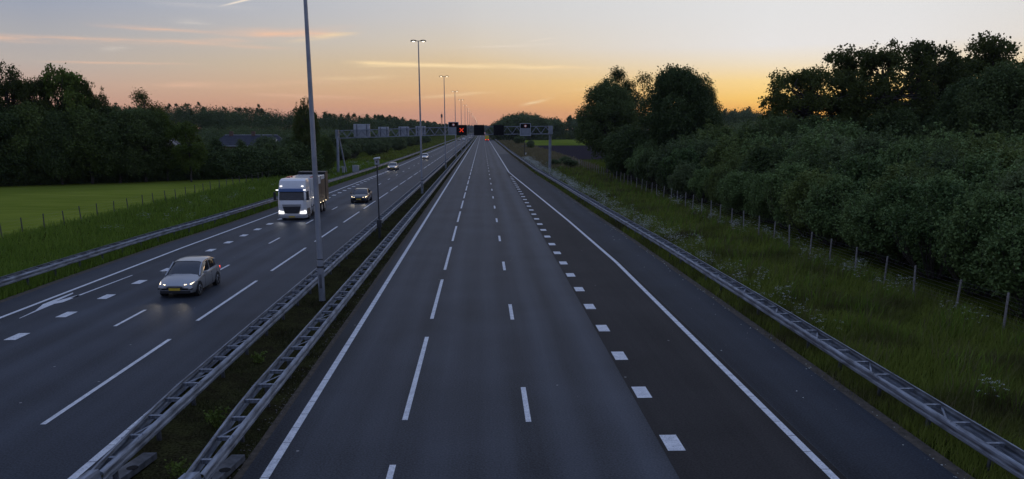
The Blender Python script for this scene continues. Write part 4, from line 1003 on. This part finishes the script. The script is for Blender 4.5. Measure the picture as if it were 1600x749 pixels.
    if spots:
        for s in (-1, 1):
            ld = bpy.data.lights.new('headlight_beam', 'SPOT'); ld.energy = 28; ld.spot_size = R(50); ld.spot_blend = .9; ld.color = (1., .88, .68); ld.shadow_soft_size = .08
            lo = bpy.data.objects.new('headlight_beam', ld); COL.objects.link(lo); lo.parent = root; lo.location = (s * .6, -.12, .62)
            lo.rotation_euler = Vector((0, 1, .20)).to_track_quat('Z', 'Y').to_euler()
    return root
car('silver grey hatchback with lit headlights, nearest car on the left carriageway', 'p_silver', (-14.45, 37.3, 0), 'hatch')
car('dark sedan with lit headlights, just behind the truck in the next lane', 'p_dark', (-13.3, 86.9, 0), 'sedan')
car('pale car with lit headlights approaching under the gantry left of the second lamp mast', 'p_grey', (-17.42, 157.2, 0), 'sedan')
car('pale car with lit headlights right behind the second lamp mast', 'p_white', (-15.2, 214, 0), 'hatch')
# distant oncoming traffic
for x, y, k, p, lab in ((-16.4, 568, 'sedan', 'p_dark', 'small distant dark car with lit headlights, left of a pair far beyond the gantry'),
                        (-13.4, 592, 'hatch', 'p_white', 'small distant pale car with lit headlights, right of a pair far beyond the gantry'),
                        (-10.7, 695, 'sedan', 'p_grey', 'tiny oncoming car with lit headlights beyond the distant pair'),
                        (-13.4, 1000, 'hatch', 'p_white', 'farthest tiny oncoming car on the left carriageway')):
    car(lab, p, (x, y, 0), k, lights='headw', spots=False)
for x, y, k, p, lab in ((2.9, 1000, 'sedan', 'p_dark', 'tiny dark car driving away, right lane, nearest of three beyond the yellow truck'), (-.5, 1150, 'hatch', 'p_white', 'tiny pale car driving away in the middle lane far ahead'),
                        (2.9, 1400, 'hatch', 'p_grey', 'farthest tiny car driving away near the vanishing point')):
    car(lab, p, (x, y, 0), k, group='cars driving away on the right carriageway', facing=1, spots=False, tail=True)

def wheel(root, x, y, r, w, s):
    b = MB(); b.tube((x, y, r), (x + s * w, y, r), r, r, 24); t = b.build('wheel', 'tyre', root, bevel=.03)
    b = MB(); b.tube((x + s * (w - .01), y, r), (x + s * (w + .012), y, r), r * .58, r * .5, 16); b.build('rim', 'rim', t)
def big_truck():
    root = thing('truck', 'white truck with blue sun visor and lit headlights on the left carriageway', 'truck', (-16.57, 70.4, 0))
    Wt = 1.22
    b = MB()   # cab shell, slightly raked, rounded front corners
    def rr(y0, zc, w, d0, d1): return [(-w + .22, y0, zc), (w - .22, y0, zc), (w, y0 + .25, zc), (w, d1, zc), (-w, d1, zc), (-w, y0 + .25, zc)]
    b.loft([rr(.10, .40, Wt, 0, 2.15), rr(.03, .9, Wt, 0, 2.15), rr(.03, 1.50, Wt, 0, 2.15), rr(.12, 1.72, Wt, 0, 2.15), rr(.30, 2.62, Wt - .04, 0, 2.15), rr(.45, 2.80, Wt - .08, 0, 2.15)])
    cab = b.build('cab', 'p_white', root, smooth=True)
    b = MB(); b.loft([rr(.42, 2.78, Wt - .06, 0, 2.1), rr(.52, 3.10, Wt - .07, 0, 2.2), rr(.66, 3.36, Wt - .10, 0, 2.3), rr(1.05, 3.50, Wt - .16, 0, 2.3)]); b.build('roof_deflector', 'p_white', root, smooth=True)
    b = MB(); b.hexa([(-1.06, .095, 1.74), (1.06, .095, 1.74), (1.06, .3, 1.74), (-1.06, .3, 1.74)], [(-1.04, .26, 2.52), (1.04, .26, 2.52), (1.04, .5, 2.52), (-1.04, .5, 2.52)]); b.build('windscreen', 'cglass', cab)
    b = MB(); b.hexa([(-1.10, .02, 2.46), (1.10, .02, 2.46), (1.12, .3, 2.5), (-1.12, .3, 2.5)], [(-1.10, .10, 2.72), (1.10, .10, 2.72), (1.12, .4, 2.74), (-1.12, .4, 2.74)]); b.build('sun_visor', 'p_blue', root, bevel=.02)
    b = MB(); b.hexa([(-.60, -.01, .62), (.60, -.01, .62), (.60, .1, .62), (-.60, .1, .62)], [(-.78, -.01, 1.22), (.78, -.01, 1.22), (.78, .1, 1.22), (-.78, .1, 1.22)]); b.build('grille', 'plastic', root)
    b = MB()
    for z_ in (.74, .86, .98, 1.10): b.box(-.66, .66, -.025, -.012, z_, z_ + .02)
    b.build('grille_bars', 'galvd', root)
    b = MB(); b.box(-.80, .80, -.012, .05, 1.30, 1.36); b.build('front_slot', 'plastic', root)
    b = MB(); b.loft([rr(-.10, .22, Wt, 0, .7), rr(-.14, .42, Wt + .01, 0, .7), rr(-.10, .56, Wt, 0, .7)]); bp = b.build('bumper', 'p_grey', root, smooth=True)
    b = MB(); b.box(-.26, .26, -.165, -.145, .28, .39); b.build('number_plate', 'plate', bp)
    for s in (-1, 1):
        b = MB(); b.hexa([(s * .68, -.06, .58), (s * 1.14, .02, .58), (s * 1.2, .3, .60), (s * .68, .0, .60)], [(s * .76, -.03, .76), (s * 1.14, .05, .84), (s * 1.2, .33, .84), (s * .76, .02, .78)]); b.build('headlight', 'headw', root)
        b = MB(); b.box(s * .92 - .09, s * .92 + .09, .42, .5, 2.88, 2.95); b.build('roof_light', 'headw', root)
        b = MB(); b.box(s * 1.17 - .10, s * 1.17 + .10, .0, .1, 2.58, 2.65); b.build('marker_light', 'headw', root)
        b = MB(); b.hexa([(s * 1.30, -.05, 1.75), (s * 1.52, -.02, 1.75), (s * 1.52, .18, 1.75), (s * 1.30, .18, 1.75)], [(s * 1.30, -.05, 2.45), (s * 1.50, -.02, 2.45), (s * 1.50, .16, 2.45), (s * 1.30, .16, 2.45)]); b.build('mirror', 'plastic', root, bevel=.03)
        for z_ in (1.8, 2.4):
            b = MB(); b.bar((s * 1.18, .25, z_), (s * 1.4, .06, z_ + .02), .04, .04); b.build('mirror_arm', 'plastic', root)
        b = MB(); xw = s * 1.222; xs_ = sorted((xw, xw + s * .012)); b.add([(xs_[1] if s > 0 else xs_[0], y_, z_) for y_, z_ in ((.42, 1.78), (1.45, 1.78), (1.45, 2.45), (.62, 2.45))], [(0, 1, 2, 3)]); b.build('side_window', 'cglass', cab)
        b = MB(); b.box(s * 1.235 - .012, s * 1.235 + .012, .5, 1.5, .45, 1.0); b.build('door_step', 'plastic', cab)
        b = MB(); b.box(s * 1.2 - .02, s * 1.2 + .02, 2.5, 3.0, 1.0, 3.45); b.build('air_fairing', 'p_white', root)
        wheel(root, s * .93, 1.42, .50, .29, s)
        for yy in (7.1, 8.45): wheel(root, s * .68, yy, .50, .54, s)
        b = MB(); b.box(s * 1.16 - .03, s * 1.16 + .03, 3.4, 6.2, .42, .98); b.build('side_skirt', 'panel', root, bevel=.02)
        b = MB(); b.box(s * 1.225 - .008, s * 1.225 + .008, 4.6, 5.5, 1.4, 2.1); b.build('blue_panel', 'p_blue', root)
        for yy in (3.6, 4.9, 6.1, 7.4, 8.7):
            b = MB(); b.box(s * 1.30 - .015, s * 1.30 + .015, yy - .05, yy + .05, 1.0, 1.05); b.build('side_marker', emit_side, root)
    b = MB(); b.box(-.45, .45, .4, 10.0, .62, .98); b.build('chassis', 'plastic', root)
    b = MB(); b.box(-1.25, 1.25, 3.15, 8.9, 1.08, 3.46); box_ = b.build('cargo_box', 'p_white', root, bevel=.04)
    for s in (-1, 1):
        for y_ in (3.8, 4.7):
            b = MB(); b.box(s * 1.05 - .16, s * 1.05 + .16, y_, y_ + .4, 3.46, 3.53); b.build('roof_marker', 'p_red', box_)
    b = MB()
    for a in ((-1.30, 1.30, 9.0, 10.3, 3.55, 3.72), (-1.30, 1.30, 9.0, 10.3, .95, 1.12), (-1.30, -1.18, 9.0, 10.3, 1.13, 3.54), (1.18, 1.30, 9.0, 10.3, 1.13, 3.54), (-1.17, 1.17, 10.2, 10.3, 1.13, 3.54)): b.box(*a)
    b.build('rear_frame', 'plastic', root)
    for s in (-1, 1):
        for y0_, y1_ in ((3.3, 5.0), (5.1, 6.8), (6.9, 8.8)):
            b = MB(); b.box(s * 1.262 - .008, s * 1.262 + .008, y0_, y1_, 1.12, 1.55 if y0_ < 5 else 2.75 if y0_ < 6 else 3.1); b.build('side_board', 'plastic', box_)
        b = MB(); b.box(s * 1.262 - .010, s * 1.262 + .010, 6.84, 6.96, 1.1, 3.44); b.build('side_post', 'plastic', box_)
    b = MB(); b.box(-1.29, 1.29, 3.2, 8.9, .98, 1.07); b.build('load_bed_rail', 'plastic', root)
    for s in (-1, 1):
        ld = bpy.data.lights.new('headlight_beam', 'SPOT'); ld.energy = 28; ld.spot_size = R(50); ld.spot_blend = .9; ld.color = (.95, .97, 1.); ld.shadow_soft_size = .08
        lo = bpy.data.objects.new('headlight_beam', ld); COL.objects.link(lo); lo.parent = root; lo.location = (s * .9, -.2, .68)
        lo.rotation_euler = Vector((0, 1, .22)).to_track_quat('Z', 'Y').to_euler()
emit_side = emit('side_marker_glow', (1., .8, .5), 5.)
big_truck()
# yellow truck driving away, red rear lights
root = thing('yellow_truck', 'small yellow box truck with red rear lights driving away in the right lane', 'truck', (3.1, 560, 0), math.pi)
b = MB(); b.box(-1.2, 1.2, 2.6, 8.0, .9, 3.5); b.build('cargo_box', 'p_yellow', root, bevel=.05)
b = MB(); b.loft([[(-1.1, .1, .4), (1.1, .1, .4), (1.1, 2.3, .4), (-1.1, 2.3, .4)], [(-1.1, 0, 1.3), (1.1, 0, 1.3), (1.1, 2.3, 1.3), (-1.1, 2.3, 1.3)], [(-1., .6, 2.5), (1., .6, 2.5), (1., 2.3, 2.5), (-1., 2.3, 2.5)]]); b.build('cab', 'p_yellow', root)
b = MB(); b.box(-1.15, 1.15, 7.9, 8.1, .5, 1.0); b.build('rear_bumper', 'p_red', root)
for s in (-1, 1):
    b = MB(); b.box(s * .9 - .25, s * .9 + .25, 8.1, 8.15, .7, 1.0); b.build('tail_light', 'tail', root)
    for yy in (1.2, 6.6): wheel(root, s * .85, yy, .45, .3, s)

# ------------------------------------------------------------------ grass, as masses of blades
def blades(name, label, fl, fr, y0, y1, dens0, hgt, mat, seed, width=.014, far_ref=22., zb=-.1, kind='stuff', patch=None, hvar=.35, cat='grass', maxn=400000):
    rng = np.random.default_rng(seed); P = []
    y = y0
    while y < y1:
        dy = max(2., y * .06); w = fr(y) - fl(y); d = dens0 * (far_ref / max(far_ref, y)) ** 1.7
        n = int(w * dy * d); q = np.empty((n, 3)); q[:, 1] = rng.uniform(y, y + dy, n); q[:, 0] = fl(y) + rng.uniform(0, 1, n) * w; q[:, 2] = zb; P.append(q); y += dy
    P = np.concatenate(P)
    cl = np.sin(P[:, 0] * 1.7 + np.sin(P[:, 1] * .9) * 1.5) + np.sin(P[:, 1] * 1.3 + np.sin(P[:, 0] * 1.1 + 2) * 1.7) + rng.normal(size=len(P)) * .5
    if patch is not None: P_ok = cl > patch; P = P[P_ok]; cl = cl[P_ok]
    n = len(P); sc = np.maximum(1., P[:, 1] / far_ref) ** .85
    h_ = hgt * (1 + hvar * .35 * cl) * rng.uniform(.5, 1.25, n); h_ = np.clip(h_, .04, 2.)
    a = rng.uniform(0, 6.28, n); wv = np.stack([np.cos(a), np.sin(a), np.zeros(n)], 1) * (width * sc)[:, None]
    ln = rng.normal(size=(n, 3)) * (h_ * .28)[:, None]; ln[:, 2] = h_; ln[:, 0] += h_ * .12
    mid = P + ln * np.array([.35, .35, .6])
    V = np.stack([P - wv, P + wv, mid + wv * .7, P + ln, mid - wv * .7], 1).reshape(-1, 3)
    base = (np.arange(n) * 5)[:, None]
    F = np.concatenate([base + np.array([0, 1, 2, 4])], 0); F2 = base + np.array([4, 2, 3, 3])
    # tip as its own triangle: duplicate the last index is not allowed, so build triangles only
    T = np.concatenate([base + np.array([0, 1, 2]), base + np.array([0, 2, 4]), base + np.array([4, 2, 3])], 0)
    o = adopt(name, np_mesh(name, V, T, mat)); return props(o, label, cat, None, kind)
blades('verge_grass', 'long green grass of the right verge between guard rail and wire fence', lambda y: rail_R(y) - .25, k_(21.8), 12, 165, 230, .42, 'grass', 1, width=.011)
blades('verge_grass_seed_heads', 'brownish seed heads over the right verge grass', lambda y: rail_R(y) + 1.0, k_(21.5), 14, 190, 26, .78, 'grassdry', 2, width=.007, patch=.3)
blades('verge_grass_lush', 'lush green grass on the left verge between guard rail and meadow fence', k_(-35.6), lambda y: rail_L(y) + .35, 30, 200, 110, .50, 'grassl', 3, width=.013, far_ref=30.)
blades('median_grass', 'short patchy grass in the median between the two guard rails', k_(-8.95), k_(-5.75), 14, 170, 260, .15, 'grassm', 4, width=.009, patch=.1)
blades('far_verge_grass', 'pale long grass on the right verge beyond the gantry', lambda y: rail_R(y) - .2, k_(24), 165, 560, 90, .75, 'grassdry', 5, width=.02, far_ref=30.)
blades('far_verge_grass_left', 'grass on the left verge beyond the gantry', k_(-33), lambda y: rail_L(y) + .3, 200, 600, 110, .5, 'grass', 6, width=.02, far_ref=30.)

blades('verge_weeds', 'taller darker weed patches in the right verge grass', lambda y: rail_R(y) + 2.2, k_(21.6), 14, 170, 60, .62, 'grassl', 7, width=.016, patch=.9)
blades('verge_dry_grass', 'dry brownish grass below the right guard rail', lambda y: rail_R(y) - .55, lambda y: rail_R(y) + .9, 12, 220, 80, .22, 'grassdry', 8, width=.009, patch=.2)
def umbels(name, label, spots, seed, size=.012, n_head=14, kind=None, mat='umbel', stem=True, parent_thing=True):
    """cow parsley: thin stems and flat clusters of tiny white flowers"""
    rng = np.random.default_rng(seed); C = []; b = MB()
    for (x, y, h_, r) in spots:
        for k in range(n_head):
            a = rng.uniform(0, 6.28); rr = r * math.sqrt(rng.uniform(0, 1)); hx = h_ * rng.uniform(.45, 1.08); c = np.array([x + rr * math.cos(a), y + rr * math.sin(a), hx])
            m_ = 8; d = np.stack([rng.normal(size=m_) * .036, rng.normal(size=m_) * .036, rng.normal(size=m_) * .010], 1); C.append(c + d)
            if stem: b.tube((x, y, -.1), tuple(c), .006, .003, 3, cap=False)
    C = np.concatenate(C); n = len(C); s = size * rng.uniform(.6, 1.3, n)
    s = s * np.maximum(1., C[:, 1] / 45.) ** .7
    u = np.stack([np.cos(C[:, 0] * 99), np.sin(C[:, 0] * 99), rng.normal(size=n) * .3], 1); v = np.stack([-u[:, 1], u[:, 0], rng.normal(size=n) * .3], 1)
    V = np.stack([C - u * s[:, None], C - v * s[:, None], C + u * s[:, None], C + v * s[:, None]], 1).reshape(-1, 3)
    return np_mesh(name, V, np.arange(4 * n).reshape(-1, 4), mat), b
rng = np.random.default_rng(21); sp_ = []
for i in range(620):
    y = 22 + 190 * rng.uniform(0, 1) ** .75; 
    if rng.uniform() < (.25 + .75 * (y > 36)): sp_.append((rail_R(y) + 1.1 + abs(rng.normal()) * 1.0, y, rng.uniform(.6, 1.05), .3))
me, b = umbels('cow_parsley', '', sp_, 31, n_head=15, stem=False)
props(adopt('cow_parsley', me), 'band of white cow parsley flowers just behind the right guard rail', 'flowers', None, 'stuff')
sp_ = [(rng.uniform(18.6, 20.5), y, rng.uniform(.7, 1.1), .35) for y in np.concatenate([rng.uniform(31, 48, 16), rng.uniform(50, 90, 30)])]
me, b = umbels('cow_parsley', '', sp_, 32, n_head=20, stem=False)
props(adopt('cow_parsley', me), 'scattered white cow parsley at the foot of the right wire fence', 'flowers', None, 'stuff')
sp_ = [(rng.uniform(-31, -24), y, rng.uniform(.5, .8), .4) for y in rng.uniform(60, 190, 60)]
me, b = umbels('cow_parsley', '', sp_, 33, n_head=12, stem=False)
props(adopt('cow_parsley', me), 'thinly scattered white cow parsley on the left verge', 'flowers', None, 'stuff')
def parsley_plant(x, y, h_, r, lab, n_head=16):
    root = thing('cow_parsley_plant', lab, 'flower', (x, y, -.1)); me, b = umbels('flower_heads', '', [(0, 0, h_, r)], int(x * 10 + y), n_head=n_head)
    adopt('flower_heads', me, root); b.build('stems', 'grass', root)
parsley_plant(14.45, 21.2, .95, .42, 'single white cow parsley plant in the grass behind the nearest stretch of right guard rail', 22)
parsley_plant(13.7, 29.5, .75, .2, 'small white cow parsley plant near the right guard rail, left of the larger one', 6)
parsley_plant(19.4, 30.2, 1.0, .5, 'broad white cow parsley at the foot of the nearest visible fence post', 20)
parsley_plant(19.6, 41.5, 1.0, .5, 'broad white cow parsley before the fence around the fifth fence post', 20)
def weed(x, y, lab, s=1.):
    rng = np.random.default_rng(int(x * -100 + y)); root = thing('weed', lab, 'weed', (x, y, -.1))
    C = np.stack([rng.normal(size=26) * .13 * s, rng.normal(size=26) * .13 * s, rng.uniform(.12, .48, 26) * s], 1)
    V, F = leaf_quads(C, .05 * s, 9, .10 * s, rng); adopt('leaves', np_mesh('leaves', V, F, 'leaf_light'), root)
    b = MB(); [b.tube((0, 0, 0), tuple(c), .006, .003, 3, cap=False) for c in C[:10]]; b.build('stems', 'grass', root)
weed(-7.15, 20.4, 'bright green weed in the median beside the nearest rail ends', 1.0)
weed(-7.7, 26.6, 'bright green weed low in the median against the left median rail', .8)
weed(-6.95, 17.2, 'grassy green weed between the two rail ends at the bottom', .9)

rng = np.random.default_rng(77); b = MB()
for i in range(200):
    y = 14 + 90 * rng.uniform(0, 1) ** 1.3; x = edge_R(y) - abs(rng.normal()) * (.18 if i % 4 else 1.0) + .15; r_ = rng.uniform(.006, .022) * (1 + y / 60)
    a = rng.uniform(0, 6.28); p = [(x + r_ * rng.uniform(.7, 1.3) * math.cos(a + k * 1.257), y + r_ * rng.uniform(.7, 1.3) * math.sin(a + k * 1.257), .007) for k in range(5)]
    b.add(p + [(x, y, .007 + r_ * .7)], [(0, 1, 5), (1, 2, 5), (2, 3, 5), (3, 4, 5), (4, 0, 5)])
props(b.build('pebbles', 'umbel'), 'pale pebbles and litter bits strewn along the right shoulder edge', 'pebbles', None, 'stuff')
b = MB()
for i in range(700):
    y = 15 + 60 * rng.uniform(0, 1) ** 1.4; x = -5.62 - abs(rng.normal()) * .22; r_ = rng.uniform(.008, .028)
    a = rng.uniform(0, 6.28); p = [(x + r_ * math.cos(a + k * 1.257), y + r_ * rng.uniform(.7, 1.3) * math.sin(a + k * 1.257), -.015) for k in range(5)]
    b.add(p + [(x, y, -.015 + r_)], [(0, 1, 5), (1, 2, 5), (2, 3, 5), (3, 4, 5), (4, 0, 5)])
props(b.build('gravel', 'soil_stone'), 'brownish gravel along the median edge of the right carriageway', 'gravel', None, 'stuff')
